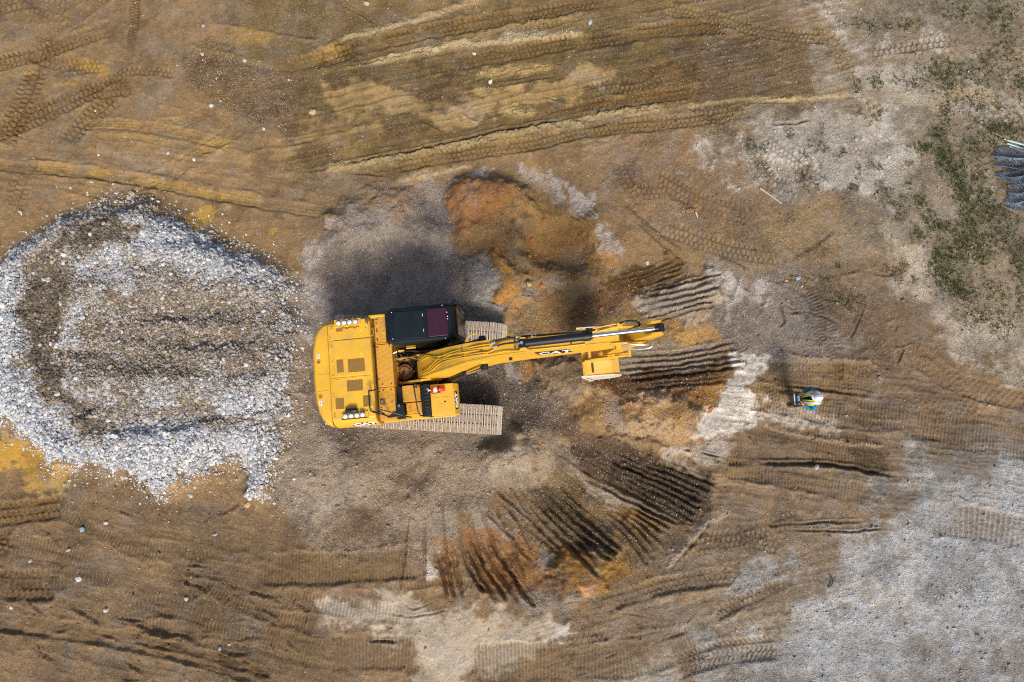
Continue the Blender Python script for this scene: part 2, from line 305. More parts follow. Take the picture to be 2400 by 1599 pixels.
# wet, rusty water standing in ruts on the left
P([(-40, 1015), (60, 1030), (100, 1090), (140, 1110), (20, 1100), (-60, 1110)], (176, 130, 56), .9, 8, 10, gr=0, wet=1)
P([(60, 1110), (170, 1105), (150, 1160), (80, 1150)], (176, 134, 66), .9, 10, 14, gr=.1, wet=.6)
B(240, 405, 30, 10, -4, (176, 134, 62), .6); B(380, 432, 60, 10, -8, (178, 136, 62), .8, wet=.8); B(490, 455, 50, 10, -10, (180, 138, 64), .7, wet=.6)
P([(425, 535), (440, 500), (500, 480), (520, 490), (500, 520), (450, 540)], (178, 136, 60), .9, 6, 8, gr=0, wet=1)
B(640, 542, 12, 6, 40, (180, 136, 66), .8); B(410, 1135, 18, 12, 20, (170, 124, 58), .8, wet=.8); B(590, 85, 60, 26, -8, (172, 128, 66), .7, gr=.3)
B(215, 158, 60, 18, -18, (182, 136, 64), .8, gr=.1); B(150, 192, 40, 12, 4, (178, 136, 66), .6); B(55, 172, 36, 12, 10, (170, 130, 60), .6)
B(770, 125, 45, 18, 15, (186, 142, 78), .7, gr=.2); B(45, 1050, 50, 30, 0, (174, 128, 54), .5, wet=.8)

for q_, k_ in (([(1650, -300), (2800, -300), (2800, 1900), (1300, 1900), (1500, 1300), (1750, 900), (1650, 500)], .20), ([(-400, 1120), (1300, 1200), (1300, 1900), (-400, 1900)], .12), ([(690, 450), (1180, 450), (1340, 950), (1250, 1250), (690, 1250)], .15), ([(-400, -300), (1500, -300), (1500, 300), (700, 450), (-400, 500)], .05)):
    sl, m = poly(q_, 60, 50, 10, 0); m = (m*k_)[..., None]; C3[sl] = C3[sl]*(1-m)+C3[sl].mean(-1, keepdims=True)*np.array((1.06, 1.0, .92), np.float32)*m
for q_, k_, f_ in (([(2000, 1260), (2150, 1080), (2420, 1040), (2900, 1000), (2900, 1900), (1560, 1900), (1740, 1560), (1880, 1400)], .9, (.97, 1.02, 1.08)), ([(1780, 300), (2150, 240), (2200, 480), (1900, 470)], .45, (1.0, 1.0, 1.0)), ([(400, -200), (2000, -200), (1900, 260), (1000, 420), (650, 400)], .15, (1.04, 1.0, .9))):
    sl, m = poly(q_, 110, 90, 30, 2); m = (m*k_*(.45+.55*spot2(sl)))[..., None]; lm = C3[sl].mean(-1, keepdims=True); C3[sl] = C3[sl]*(1-m)+lm*np.array(f_, np.float32)*m*(1.12 if k_ > .8 else 1.0)
# long drag streaks along the haul road, and faint ones elsewhere
def streaks(px, ang, w, ln, amp, hgt):
    sl, m = poly(px, 40, 50, 10, 0); a = math.radians(ang); u = X[sl]*math.cos(a)+Y[sl]*math.sin(a); v = -X[sl]*math.sin(a)+Y[sl]*math.cos(a); v = v+.12*WA[sl]
    r = (vn(u/ln+31, v/w+7, 1)-.5)+.6*(vn(u/(ln*.4)+3, v/(w*.45)+77, 2)-.5); C3[sl] *= (1+amp*r*m)[..., None]; Z[sl] += hgt*r*m
Z0 = Z
streaks([(620, 150), (1000, 40), (1500, -100), (2000, -100), (1980, 240), (1500, 300), (1000, 400), (680, 420)], 12.5, .08, 2.4, .40, .022)
streaks([(-300, 240), (700, 330), (760, 470), (-300, 470)], -9, .12, 1.8, .30, .02)
streaks([(1650, 820), (2100, 860), (2500, 960), (2500, 1200), (1650, 1180)], -7, .10, 1.2, .5, .035)
streaks([(-300, 1200), (760, 1230), (760, 1700), (-300, 1700)], -14, .12, 1.4, .35, .025)
streaks([(1300, 1380), (2000, 1200), (2100, 1400), (1500, 1700), (1200, 1700)], 13, .12, 1.3, .35, .025)
# mottling: every soil has lighter, darker, warmer and greyer spots
C3 *= (1.06 + .18*N1 + .22*N2 + .18*N3 + .16*N4)[..., None]
damp = sm(fbm(X, Y, .75, 4, 1), .08, .30); C3 *= (1-.22*damp)[..., None]; dusty = sm(fbm(X+40, Y, .6, 4, 3), .12, .34)[..., None]; C3 = C3*(1-.25*dusty) + (C3.mean(-1, keepdims=True)*1.3)*np.array((1.08, 1.0, .88), np.float32)*.25*dusty
C3 = C3*np.array((.895, .87, .84), np.float32)
C3 = C3.astype(np.float32)
warm = np.clip(N2*.5+N1*.4, -1, 1)
C3[..., 0] *= 1+.04*warm; C3[..., 2] *= 1-.08*warm
far = sm(np.maximum(np.abs(X)-17, np.maximum(-Y-8, Y-15)), 0, 3)

# ------------------------------------------------------------------ relief
Z += .06*N1 + .034*N2 + .017*N3*(1-.5*WET) + .014*N4*(.35+GR)*(1-.7*WET) + .008*N5*(.3+GR)*(1-.7*WET)
ridged = 1-np.abs(fbm(X, Y, .55, 3, 2))*3; Z += .012*np.clip(ridged, 0, 1)**3*(1-WET)

def track(px, w, kind, depth=.04, berm=.03, period=None, col=None, op=.5, fade=.25, slant=0., amp=None, broken=.25, lug=.028):  # tints below also darken the prints' hollows, shade put into colour
    w = w/84.; sl, d, s, L = stroke(px, w*1.1+.25)
    hw = w/2; dd = np.abs(d + WB[sl]*.06 + N4[sl]*.02)
    end = sm(s+WB[sl]*.3, -.02, fade)*sm(L-s+WB[sl]*.3, -.02, fade)
    patchy = sm(WA[sl]*1.5+.8*N3[sl]+.5*N4[sl], -broken-.62, broken-.12)*.8+.2
    inside = (1-sm(dd, hw*.82, hw*1.06))*end
    hold = .55+.45*sm(N2[sl]+.8*N3[sl]+.4*WA[sl], -.35, .15); Z[sl] -= .75*depth*inside*hold
    berm = berm*.5
    Z[sl] += berm*np.exp(-((dd-hw*1.12)/(.055+.05*w))**2)*end*hold*(.4+2.2*np.clip(N3[sl]+.3, 0, 1.4)+N4[sl])
    q = d/hw; A = inside*patchy
    if kind == 'tire':                # lug prints: staggered blocks parted by squeezed-up ridges
        p = (period or 13)/84.; ss = s + slant*np.abs(d) + N3[sl]*.006; nr = 3 if w > .42 else 2
        u = (q+1)*.5*nr + .10*np.cos(2*np.pi*ss/p); row = np.floor(u); fr = np.abs(u-np.round(u))*w/nr
        ph = ss/p*(1+0*row) + .5*(row % 2); fs = np.abs(ph-np.round(ph))*p
        near = np.minimum(fs, fr+.004); r = (1-sm(near, .008, .03))*np.clip(.9+1.6*N3[sl]+N4[sl], .1, 1.3)
        Z[sl] += (r*lug*1.25-.5*lug)*A; dk = 1-sm(near, .008, .036); tint(sl, dk*A, (.52, .50, .47)); tint(sl, (1-dk)*A, (1.06, 1.05, 1.02))  # dark lines between the blocks: ridge shade painted as a tint
        if lug > .03: tint(sl, A, (.85, .84, .82))
    elif kind == 'dots':
        p = (period or 15)/84.; k = q*2.2; row = np.round(k); f = np.hypot(k-row, ((s/p+.5*(row % 2)) % 1-.5)*2.1)
        b = 1-sm(f, .5, .85); Z[sl] -= b*.02*A; tint(sl, b*A, (.82, .8, .78))
    elif kind == 'cleat':             # steel track shoes: narrow bars across
        p = (period or 7.4)/84.; ph = (s+slant*d+N3[sl]*.006)/p
        r = .5+.5*np.cos(2*np.pi*ph); r = r**1.6
        Z[sl] += (r-.4)*(amp or .03)*A; tint(sl, (1-r)*A, (.72, .71, .69)); tint(sl, r*A, (1.12, 1.12, 1.10))  # hollows tinted dark, bar tops light: shading painted over the relief
    elif kind == 'rib':               # smooth rut with long ribs and a dotted middle line
        r = .5+.5*np.cos(q*math.pi*4); Z[sl] += (r-.5)*.012*A
        p = 6/84.; dot = (1-sm(np.abs(q+.1), .03, .1))*(1-sm(np.abs((s/p) % 1-.5), .12, .3)); Z[sl] -= dot*.02*A; tint(sl, dot*A, (.6, .58, .55))
    elif kind == 'smear':             # long drag lines
        u = d*38+N3[sl]*1.2; r = vn(u+50, s*1.2+9, 2)-.5; Z[sl] += r*.05*A; tint(sl, np.clip(-r*2, 0, 1)*A, (.85, .84, .82))
    if col: paint(sl, A*(.45+.55*spot2(sl)), col, op*(.8 if kind == 'cleat' else 1))
    GR[sl] *= 1-.3*inside

def ridge(px, w, h, col=None, op=.6, gr=None, rough=.6):
    w = w/84.; sl, d, s, L = stroke(px, w*2+.1); e = sm(s, -.05, .3)*sm(L-s, -.05, .3)
    g = np.exp(-((d+WB[sl]*w*.5)/(w*.55))**2)*e
    h = h*.75; Z[sl] += h*g*(1+rough*N4[sl]+.8*rough*N5[sl]+.4*rough*N3[sl])
    if col: paint(sl, np.clip(g*1.3, 0, 1), col, op)
    if gr is not None: GR[sl] += (gr-GR[sl])*g

_gr = random.Random(3)
def groove(px, w, dep, dark=None, op=.75, lip=.45):
    w *= _gr.uniform(.85, 1.2); dep *= _gr.uniform(.85, 1.2); op *= _gr.uniform(.8, 1.1); px = [(x+_gr.gauss(0, 1.1), y+_gr.gauss(0, 1.1)) for x, y in px]; e_ = _gr.uniform(-.06, .10); px[-1] = (px[-1][0]+(px[-1][0]-px[0][0])*e_, px[-1][1]+(px[-1][1]-px[0][1])*e_)
    w = w/84.; sl, d, s, L = stroke(px, w*3+.1); e = sm(s+WB[sl]*.4, -.05, min(.9, L*.5))*sm(L-s+WB[sl]*.3, -.05, .3)
    d = d + WB[sl]*.045 + N4[sl]*.015 + N2[sl]*.03
    g = np.exp(-(d/(w*.5))**2)*e*np.clip(.95+.7*N3[sl]+.4*N2[sl], .3, 1.3); l = (np.exp(-((np.abs(d)-w*.95)/(w*.4))**2))*e
    Z[sl] += -dep*g + dep*lip*l*(1+.5*N4[sl])
    if dark: paint(sl, np.clip(g*1.1, 0, 1), dark, op*.8)  # furrow floor also painted dark, its shade put into colour

# big forms
def mound(cx, cy, rx, ry, rot, h, soft=.9, warp=.15):
    sl, m = blob(cx, cy, rx, ry, rot, soft, warp); Z[sl] += h*m
mound(930, 620, 210, 140, 0, -.10); mound(1310, 580, 105, 55, -18, -.50, .55); mound(1150, 470, 90, 50, 0, .34); mound(1240, 540, 60, 40, 0, .2)
mound(1390, 520, 60, 30, 30, .14); mound(1230, 660, 60, 70, 0, .08); mound(1560, 850, 160, 90, 0, -.2); mound(1500, 1000, 150, 50, -8, .22)
mound(1400, 1180, 260, 130, 25, -.25); mound(1140, 1330, 120, 90, 0, -.10); mound(1380, 1370, 70, 40, 25, .12); mound(1190, 1060, 80, 50, 0, .15)
mound(850, 1130, 180, 110, 10, .12); mound(1900, 1090, 200, 30, 4, -.05); mound(1760, 900, 70, 70, 0, .06); mound(990, 1110, 22, 90, -40, -.14)
mound(1330, 1410, 30, 50, 20, -.12); mound(1460, 720, 90, 30, -12, -.08)

def heave(px, h, soft=16, warp=12):
    sl, m = poly(px, soft, warp, 8, 0); Z[sl] += h*m*(1+.25*N3[sl])
heave([(1258, 838), (1352, 838), (1372, 900), (1345, 948), (1300, 936), (1264, 885)], .26, 14)
heave([(1125, 1010), (1180, 1000), (1250, 1060), (1240, 1110), (1150, 1110)], .26, 16)
heave([(1470, 945), (1600, 925), (1650, 960), (1620, 1010), (1480, 1000)], .28, 18)
heave([(1060, 440), (1180, 428), (1250, 470), (1240, 540), (1160, 570), (1090, 560)], .34, 26)
heave([(1157, 580), (1220, 620), (1245, 690), (1190, 745), (1165, 680)], .24, 16)
heave([(1380, 1030), (1420, 1010), (1560, 1040), (1540, 1080), (1440, 1060)], .2, 14)
heave([(1070, 600), (1140, 600), (1165, 720), (1090, 730)], .16, 18)
heave([(1280, 1350), (1330, 1300), (1440, 1290), (1420, 1370), (1350, 1400)], .22, 14)
heave([(760, 500), (860, 450), (960, 470), (900, 540), (790, 570)], .25, 26)
heave([(1500, 690), (1560, 670), (1690, 640), (1700, 700), (1600, 740), (1520, 740)], .16, 14)
# the worked ground round the machine swells and dips
sl, m = blob(1150, 1000, 480, 330, 0, .4, .3); Z[sl] += .20*m*fbm(X[sl]+5, Y[sl], 1.7, 3, 4)
for px, py, rx, ry, rot, h_ in ((1190, 1070, 70, 60, 0, .16), (860, 1090, 110, 60, 20, .12), (1340, 980, 50, 60, -30, -.12), (1300, 920, 50, 60, 0, .12), (1080, 1130, 120, 40, -10, -.10), (780, 560, 80, 60, 0, .14), (1000, 545, 80, 30, -10, .16), (1140, 650, 40, 90, 0, .12), (1420, 990, 80, 40, 0, .12), (1500, 960, 60, 30, 0, -.08)): mound(px, py, rx, ry, rot, h_)
# faint older passes of wheels and tracks, crossing every which way
_r = random.Random(21)
for k in range(46):
    zx, zy, ang, kinds = _r.choice([(300, 100, -20, 'tire'), (300, 420, 8, 'rib'), (200, 1300, 12, 'cleat'), (500, 1450, 14, 'cleat'), (1800, 720, 60, 'cleat'), (2000, 820, 65, 'cleat'), (1700, 1250, -10, 'tire'), (1250, 60, -13, 'tire'), (1500, 180, -12, 'tire'), (2100, 950, 10, 'cleat'), (1700, 420, 30, 'tire'), (2200, 300, 5, 'tire'), (900, 1450, 5, 'cleat'), (550, 1250, -30, 'cleat'), (560, 330, -25, 'rib')])
    x0 = zx+_r.gauss(0, 130); y0 = zy+_r.gauss(0, 60); a = math.radians(ang+_r.gauss(0, 12)); L_ = _r.uniform(50, 170); bend = _r.gauss(0, 18)
    track([(x0-L_*math.cos(a), y0-L_*math.sin(a)), (x0-bend*math.sin(a), y0+bend*math.cos(a)), (x0+L_*math.cos(a), y0+L_*math.sin(a))], _r.uniform(18, 52), kinds, _r.uniform(.008, .025), _r.uniform(.01, .03), {'tire': 12, 'rib': 12, 'cleat': 8}[kinds], None, lug=.008, amp=.009, broken=.45)
for k in range(60):
    zx, zy = _r.choice([(300, 1400), (600, 1480), (150, 1300), (1850, 700), (2050, 780), (1500, 1450), (560, 100), (1100, 220), (1650, 470), (2200, 1200)]); x0 = zx+_r.gauss(0, 120); y0 = zy+_r.gauss(0, 60); a = _r.gauss(.35, .5); L_ = _r.uniform(10, 38)
    q = [(x0-L_*math.cos(a), y0-L_*math.sin(a)), (x0, y0+_r.uniform(-5, 5)), (x0+L_*math.cos(a), y0+L_*math.sin(a))]; ridge(q, _r.uniform(5, 10), _r.uniform(.02, .06), None); groove([(x, y-6) for x, y in q], 5, _r.uniform(.01, .03), (88, 70, 48), .4)  # dark groove north of each ridge paints in its shadow

# tyre prints upper left
DM = (110, 84, 42)
track([(-60, 165), (90, 125), (170, 95), (265, 62)], 46, 'tire', .035, .02, 12, DM, .35, slant=.35)
track([(60, 120), (130, 150), (200, 150)], 34, 'tire', .02, .01, 12, DM, .3)
track([(85, 160), (60, 230), (30, 290), (0, 350)], 62, 'tire', .03, .015, 13, DM, .25)
track([(310, 200), (220, 212), (110, 258), (20, 300), (-60, 320)], 54, 'tire', .045, .02, 12, (100, 76, 38), .5, slant=.3)
track([(275, 225), (205, 280), (150, 335)], 50, 'tire', .035, .02, 13, DM, .4)
track([(318, -30), (312, 60), (300, 150)], 24, 'tire', .02, .01, 8, None, slant=0, lug=.012)
track([(80, 375), (50, 430), (20, 520)], 60, 'tire', .015, .01, 13, None, lug=.012)
track([(200, 50), (80, 10), (-40, 40)], 60, 'tire', .012, .01, 14, None, lug=.01)
track([(195, 290), (300, 293), (420, 312), (545, 345)], 30, 'rib', .035, .015, col=(164, 126, 70), op=.6)
track([(220, 318), (330, 325), (440, 345), (520, 362)], 18, 'rib', .03, .012, col=(158, 122, 68), op=.6)
track([(400, 238), (470, 255), (540, 290)], 22, 'rib', .02, .012)
track([(-60, 384), (120, 398), (310, 420), (480, 452), (600, 474), (760, 500)], 32, 'rib', .075, .05, col=(158, 122, 68), op=.4)
track([(655, 162), (730, 140), (820, 108)], 42, 'tire', .04, .03, 12, (150, 112, 56), .6, slant=.3)
ridge([(435, 103), (520, 125), (650, 156)], 14, .05, (138, 110, 72), .5)
ridge([(500, 55), (620, 75), (760, 100)], 10, .04)
groove([(780, 0), (830, 25), (880, 55)], 5, .04, (70, 52, 30), .6)
# haul tracks across the top
PB = (176, 152, 112)
ridge([(790, 92), (880, 72), (970, 48), (1072, 17), (1160, -20)], 16, .07, PB, .75, gr=1, rough=1)
track([(740, 145), (800, 128), (880, 102), (1106, 60), (1276, 30), (1400, 0)], 42, 'tire', .06, .05, 13, (112, 86, 44), .6, slant=.3)
ridge([(800, 160), (900, 140), (1000, 120), (1100, 92), (1200, 60), (1350, 40)], 12, .06, (150, 120, 72), .6, gr=1, rough=1)
groove([(790, 156), (860, 147), (920, 134), (1010, 116)], 7, .07, (60, 44, 24), .6)
ridge([(860, 150), (1040, 112), (1160, 100), (1290, 88), (1370, 78)], 16, .05, (192, 170, 128), .7, gr=1, rough=1)
ridge([(1170, 85), (1290, 75)], 18, .05, (180, 166, 140), .6, gr=1, rough=1)
track([(1080, 148), (1200, 128), (1310, 104), (1430, 92), (1550, 70), (1700, 62)], 42, 'tire', .055, .04, 12, (112, 86, 42), .6, slant=.3)
ridge([(1110, 178), (1220, 165), (1300, 155)], 22, .05, (176, 144, 92), .7, gr=1, rough=1.2)
groove([(1120, 207), (1200, 197), (1300, 180)], 7, .06, (52, 38, 22), .6)
ridge([(1100, 216), (1160, 208), (1240, 196)], 12, .05, (160, 130, 86), .6, gr=1, rough=1.2)
track([(1200, 293), (1290, 275), (1378, 254), (1480, 238), (1620, 215)], 38, 'tire', .05, .03, 12, (112, 84, 40), .6, slant=.35)
ridge([(1160, 262), (1230, 262), (1260, 262)], 20, .05, (186, 156, 104), .6, gr=1, rough=1.3)
ridge([(760, 398), (870, 380), (970, 364), (1090, 338), (1210, 312), (1320, 292), (1420, 268), (1560, 255)], 20, .09, (172, 146, 106), .65, gr=1, rough=1.1)
groove([(800, 384), (930, 362), (1040, 338), (1180, 306), (1300, 286)], 6, .08, (56, 40, 22), .7)
track([(930, 390), (1080, 362), (1240, 340), (1380, 308), (1600, 285), (1760, 262)], 38, 'tire', .045, .03, 12, (128, 98, 54), .5, slant=.3)
ridge([(925, 428), (1010, 408), (1110, 388)], 12, .05, (186, 162, 122), .7, gr=1)
groove([(800, 402), (860, 408), (910, 412)], 6, .05, (70, 56, 40), .5)
ridge([(590, 352), (700, 340), (800, 312), (860, 290)], 10, .04, (100, 76, 42), .3)
groove([(700, 404), (760, 396), (800, 388)], 5, .05, (70, 52, 30), .5)
for k in range(26):      # crumbly pushed-up mud between the tracks
    cx, cy = rnd.choice([(1060, 190), (1130, 240), (1000, 200), (930, 300), (850, 320), (1060, 290), (1290, 220), (1450, 210), (1700, 120), (1760, 180)])
    x0 = cx+rnd.uniform(-70, 70); y0 = cy+rnd.uniform(-30, 30); ridge([(x0-18, y0+4), (x0+18, y0-4)], rnd.uniform(5, 9), rnd.uniform(.02, .045), rnd.choice([(90, 68, 36), (150, 120, 70)]), .5, rough=1.4)
track([(1560, 20), (1680, 42), (1810, 80), (1950, 90)], 36, 'tire', .04, .03, 11, (150, 122, 80), .4, lug=.025)
track([(1900, 75), (1960, 105), (1990, 180)], 40, 'tire', .03, .02, 14, (140, 108, 62), .5)
track([(2020, 125), (2130, 110), (2250, 95)], 34, 'tire', .02, .02, 14, None)
groove([(1790, 290), (1840, 290), (1900, 278)], 6, .06, (66, 44, 22), .7)
ridge([(1600, 250), (1740, 232), (1870, 232)], 12, .05, (176, 146, 100), .6, gr=1)
ridge([(1790, 234), (1900, 230), (2000, 222)], 12, .04, (186, 156, 112), .6)
groove([(1780, 242), (1860, 238)], 5, .05, (80, 56, 30), .6)
for p in ([(1930, 285), (1925, 330), (1905, 370)], [(1905, 375), (1890, 410), (1870, 440)], [(1460, 480), (1530, 540), (1600, 590)], [(1560, 460), (1640, 500)],
          [(1850, 620), (1920, 575), (1960, 540)], [(1680, 600), (1760, 640)]):
    ridge(p, 9, .05, (92, 72, 50), .6, gr=.9)
groove([(1470, 500), (1540, 560), (1600, 610)], 8, .05, (86, 66, 44), .5)
# right: steps and steel-track prints
DK = (104, 80, 52)
track([(1790, 888), (1880, 882), (1980, 886), (2048, 897)], 80, 'cleat', .07, .05, 7.6, (122, 96, 60), .6, fade=.4)
ridge([(1840, 828), (1930, 846), (1990, 842), (2040, 850), (2060, 880), (2062, 910)], 10, .07, (150, 130, 104), .5, gr=1)
track([(1760, 925), (1860, 945), (1985, 975)], 66, 'cleat', .05, .04, 7.6, (136, 112, 78), .5)
groove([(1770, 903), (1850, 905), (1940, 912), (2030, 925)], 6, .05, (78, 58, 40), .7)
track([(1690, 1050), (1850, 1040), (2075, 1070)], 84, 'cleat', .07, .05, 7.4, DK, .75, fade=.4)
P([(1990, 1040), (2075, 1045), (2080, 1115), (2000, 1100)], (76, 58, 38), .8, 6, 8, gr=.5)
ridge([(1790, 1000), (1870, 1018), (2000, 1040), (2080, 1045)], 9, .06, (160, 138, 110), .5, gr=1)
groove([(1760, 1084), (1850, 1088), (1960, 1092), (2040, 1108), (2085, 1116)], 9, .12, (54, 40, 28), .7)
track([(1700, 1096), (1840, 1120), (1960, 1145), (2040, 1160)], 46, 'cleat', .05, .04, 7.6, (120, 96, 66), .6)
track([(2140, 985), (2250, 1010), (2440, 1045)], 80, 'cleat', .05, .04, 8, (122, 100, 70), .7)
track([(1990, 960), (2080, 975), (2140, 990)], 60, 'cleat', .04, .04, 8, (112, 88, 58), .6)
track([(2170, 1215), (2280, 1225), (2400, 1250)], 74, 'cleat', .04, .03, 12, (122, 102, 74), .6, amp=.03)
track([(2150, 830), (2230, 890), (2370, 935), (2500, 960)], 52, 'dots', .04, .03, 14, (124, 98, 64), .4)
track([(2090, 900), (2200, 940), (2300, 950)], 50, 'dots', .02, .02, 14, None)
track([(1620, 1160), (1660, 1230), (1560, 1340)], 10, 'smear', .02, .04)
ridge([(1560, 1340), (1640, 1240), (1720, 1200)], 9, .04, (180, 168, 152), .5, gr=1)
for p in ([(1800, 1230), (1900, 1225), (2010, 1222)], [(1830, 1240), (1960, 1248), (2060, 1240)], [(2240, 1155), (2275, 1175)], [(2030, 700), (2010, 760), (2000, 790)],
          [(1820, 690), (1840, 750), (1815, 770)], [(1830, 730), (1900, 735), (1960, 755)], [(2110, 745), (2090, 790)], [(2120, 820), (2100, 860)]):
    groove(p, 5, .05, (84, 66, 50), .6)
ridge([(1740, 640), (1722, 700), (1716, 720)], 8, .05, (190, 182, 170), .5)
# bottom: wheel and track prints
track([(1370, 1428), (1480, 1396), (1600, 1365), (1720, 1350)], 40, 'tire', .06, .05, 12, (116, 96, 68), .6, slant=.2)
track([(1330, 1500), (1440, 1485), (1560, 1470)], 26, 'tire', .03, .03, 11, (130, 110, 82), .5)
track([(1580, 1565), (1700, 1530), (1830, 1515)], 56, 'tire', .04, .03, 11, (136, 116, 90), .4, slant=.5)
track([(1680, 1440), (1760, 1400), (1860, 1360)], 30, 'tire', .03, .03, 11, (118, 98, 70), .5)
track([(1340, 1545), (1480, 1545), (1640, 1500)], 78, 'cleat', .06, .04, 8, (108, 88, 62), .7, amp=.03)
track([(1110, 1555), (1220, 1550), (1340, 1550)], 84, 'cleat', .05, .03, 8, (120, 102, 78), .7)
track([(760, 1535), (880, 1530), (985, 1535)], 74, 'cleat', .05, .03, 8, (118, 96, 68), .7)
track([(600, 1335), (700, 1335), (820, 1330), (975, 1315)], 72, 'cleat', .075, .05, 7.6, (110, 88, 56), .75, amp=.028)
track([(610, 1490), (700, 1520), (770, 1540)], 66, 'cleat', .05, .03, 8, (106, 84, 54), .6, amp=.03)
track([(440, 1300), (520, 1275), (600, 1260)], 50, 'cleat', .03, .02, 9, (112, 90, 58), .5)
track([(280, 1440), (380, 1420), (480, 1440)], 50, 'cleat', .03, .02, 9, (114, 92, 60), .4)
track([(690, 962), (760, 958)], 72, 'cleat', .05, .03, 6.5, (134, 116, 94), .5)
track([(-50, 1212), (60, 1200), (160, 1185)], 54, 'tire', .06, .04, 12, (108, 84, 46), .6, lug=.03)
track([(-50, 1368), (60, 1372), (140, 1368)], 70, 'tire', .08, .05, 13, (98, 76, 44), .7, lug=.03)
track([(0, 1250), (20, 1310)], 40, 'tire', .04, .03, 12, None)
track([(-60, 1452), (170, 1481), (340, 1511), (480, 1548), (620, 1590)], 40, 'smear', .12, .05, col=(80, 60, 34), op=1, broken=-.6)
track([(300, 1495), (420, 1520), (560, 1560), (640, 1580)], 24, 'smear', .08, .04, col=(80, 60, 36), op=.9, broken=-.4)
for p, h in (([(412, 1362), (460, 1376), (505, 1402)], .10), ([(570, 1390), (640, 1408), (660, 1416)], .08), ([(175, 1336), (215, 1370)], .09), ([(160, 1425), (205, 1448), (250, 1475)], .08),
          ([(68, 1412), (110, 1448)], .08), ([(295, 1552), (340, 1590)], .1), ([(75, 1520), (130, 1558)], .09), ([(530, 1370), (570, 1398)], .06), ([(600, 1430), (650, 1450), (640, 1470)], .07),
          ([(330, 1480), (440, 1500), (470, 1520)], .08), ([(510, 1530), (560, 1540), (590, 1540)], .07), ([(420, 1350), (500, 1360), (545, 1400), (520, 1420)], .05),
          ([(690, 1410), (720, 1440), (715, 1480)], .05), ([(500, 1215), (540, 1200), (570, 1180)], .05), ([(480, 1230), (500, 1210)], .06), ([(600, 1450), (680, 1480), (760, 1500)], .05)):
    ridge(p, 9, h, (98, 76, 52), .5, gr=.7); groove([(x-3, y-7) for x, y in p], 6, h*.3, (92, 72, 50), .35)  # groove on the clod's north side carries its shadow as dark colour
groove([(870, 1502), (940, 1505)], 6, .06, (74, 62, 54), .7)
for p in ([(950, 1400), (975, 1412), (1000, 1385)], [(930, 1395), (965, 1425), (1020, 1410)], [(880, 1430), (960, 1445), (1060, 1430)], [(1430, 1430), (1500, 1445), (1540, 1440)]):
    groove(p, 4, .03, (120, 104, 84), .4)

P([(1080, 1180), (1300, 1120), (1660, 1180), (1560, 1320), (1440, 1380), (1200, 1400)], (112, 80, 46), .3, 20, 30, mod=spot2)
# bucket-teeth furrows raked towards the machine
for k in range(16):
    a = math.radians(-30-4.4*k+_r.uniform(-1, 1)); cx, cy = 1010, 870; r0 = _r.uniform(340, 420); r1 = _r.uniform(560, 620); groove([(cx+r0*math.cos(-a), cy+r0*.8*math.sin(-a)), (cx+r1*math.cos(-a), cy+r1*.84*math.sin(-a))], 7, _r.uniform(.03, .07), (82, 60, 38), .55)
DG = (62, 48, 34); DO = (84, 58, 34)
for a, b, c in (((1080, 1238), (1110, 1320), (1165, 1410)), ((1099, 1240), (1135, 1325), (1192, 1412)), ((1120, 1243), (1160, 1325), (1217, 1410)), ((1143, 1248), (1185, 1330), (1245, 1402)), ((1078, 1255), (1098, 1330), (1140, 1395))):
    groove([a, b, c], 9, .13, DO, .8)
for a, c in (((1022, 1275), (1048, 1405)), ((1040, 1272), (1066, 1408)), ((1056, 1270), (1086, 1408))): groove([a, c], 8, .12, DO, .75)
for a, b, c in (((1228, 1172), (1300, 1250), (1388, 1330)), ((1243, 1163), (1320, 1245), (1408, 1322)), ((1258, 1156), (1340, 1240), (1428, 1312)), ((1275, 1150), (1360, 1232), (1446, 1302)), ((1292, 1150), (1375, 1222), (1465, 1292))):
    groove([a, b, c], 9, .11, DG, .8)
for a, b in (((1160, 1140), (1312, 1288)), ((1118, 1172), (1250, 1322)), ((1180, 1180), (1215, 1230)), ((1225, 1230), (1310, 1300))): groove([a, b], 7, .08, (70, 56, 38), .7)
for k in range(7):
    groove([(1385+12*k, 1192-4*k), (1455+11*k, 1240-7*k), (1512+13*k, 1316-15*k)], 8, .10, DG, .75)
for k in range(8):
    groove([(1345+11*k, 1096-8*k), (1490+9*k, 1160-10*k), (1622+6*k, 1236-15*k)], 9, .11, DG, .8)
groove([(1340, 1108), (1420, 1145), (1560, 1215)], 8, .07, (96, 88, 84), .7)
for k in range(5):
    groove([(1440, 838+13*k), (1580, 826+13*k), (1728, 800+15*k)], 8, .08, (70, 56, 44), .6)
for k in range(6):
    groove([(1478+4*k, 690+14*k), (1580, 672+14*k), (1684, 640+15*k)], 7, .065, (84, 66, 46), .5)
for k in range(4):
    groove([(1410+8*k, 664+8*k-4), (1500, 644+9*k), (1592, 604+11*k)], 8, .08, (48, 34, 14), .7)
for k in range(4): groove([(1480, 888+8*k), (1600, 876+8*k), (1700, 864+9*k)], 7, .05, (50, 32, 18), .6)
for k in range(5): groove([(1342+11*k, 505-7*k), (1372+9*k, 530-5*k)], 5, .05, (110, 84, 60), .5)
for k in range(6): groove([(1590+14*k, 1048+3*k), (1640+14*k, 1060+3*k)], 4, .03, (110, 98, 88), .4)
for k in range(12): groove([(1450+12*k, 1330-6*k), (1462+12*k, 1362-6*k)], 4, .03, (110, 98, 88), .4)
ridge([(1180, 740), (1230, 800), (1262, 860), (1320, 950)], 9, .05, (130, 112, 92), .3)

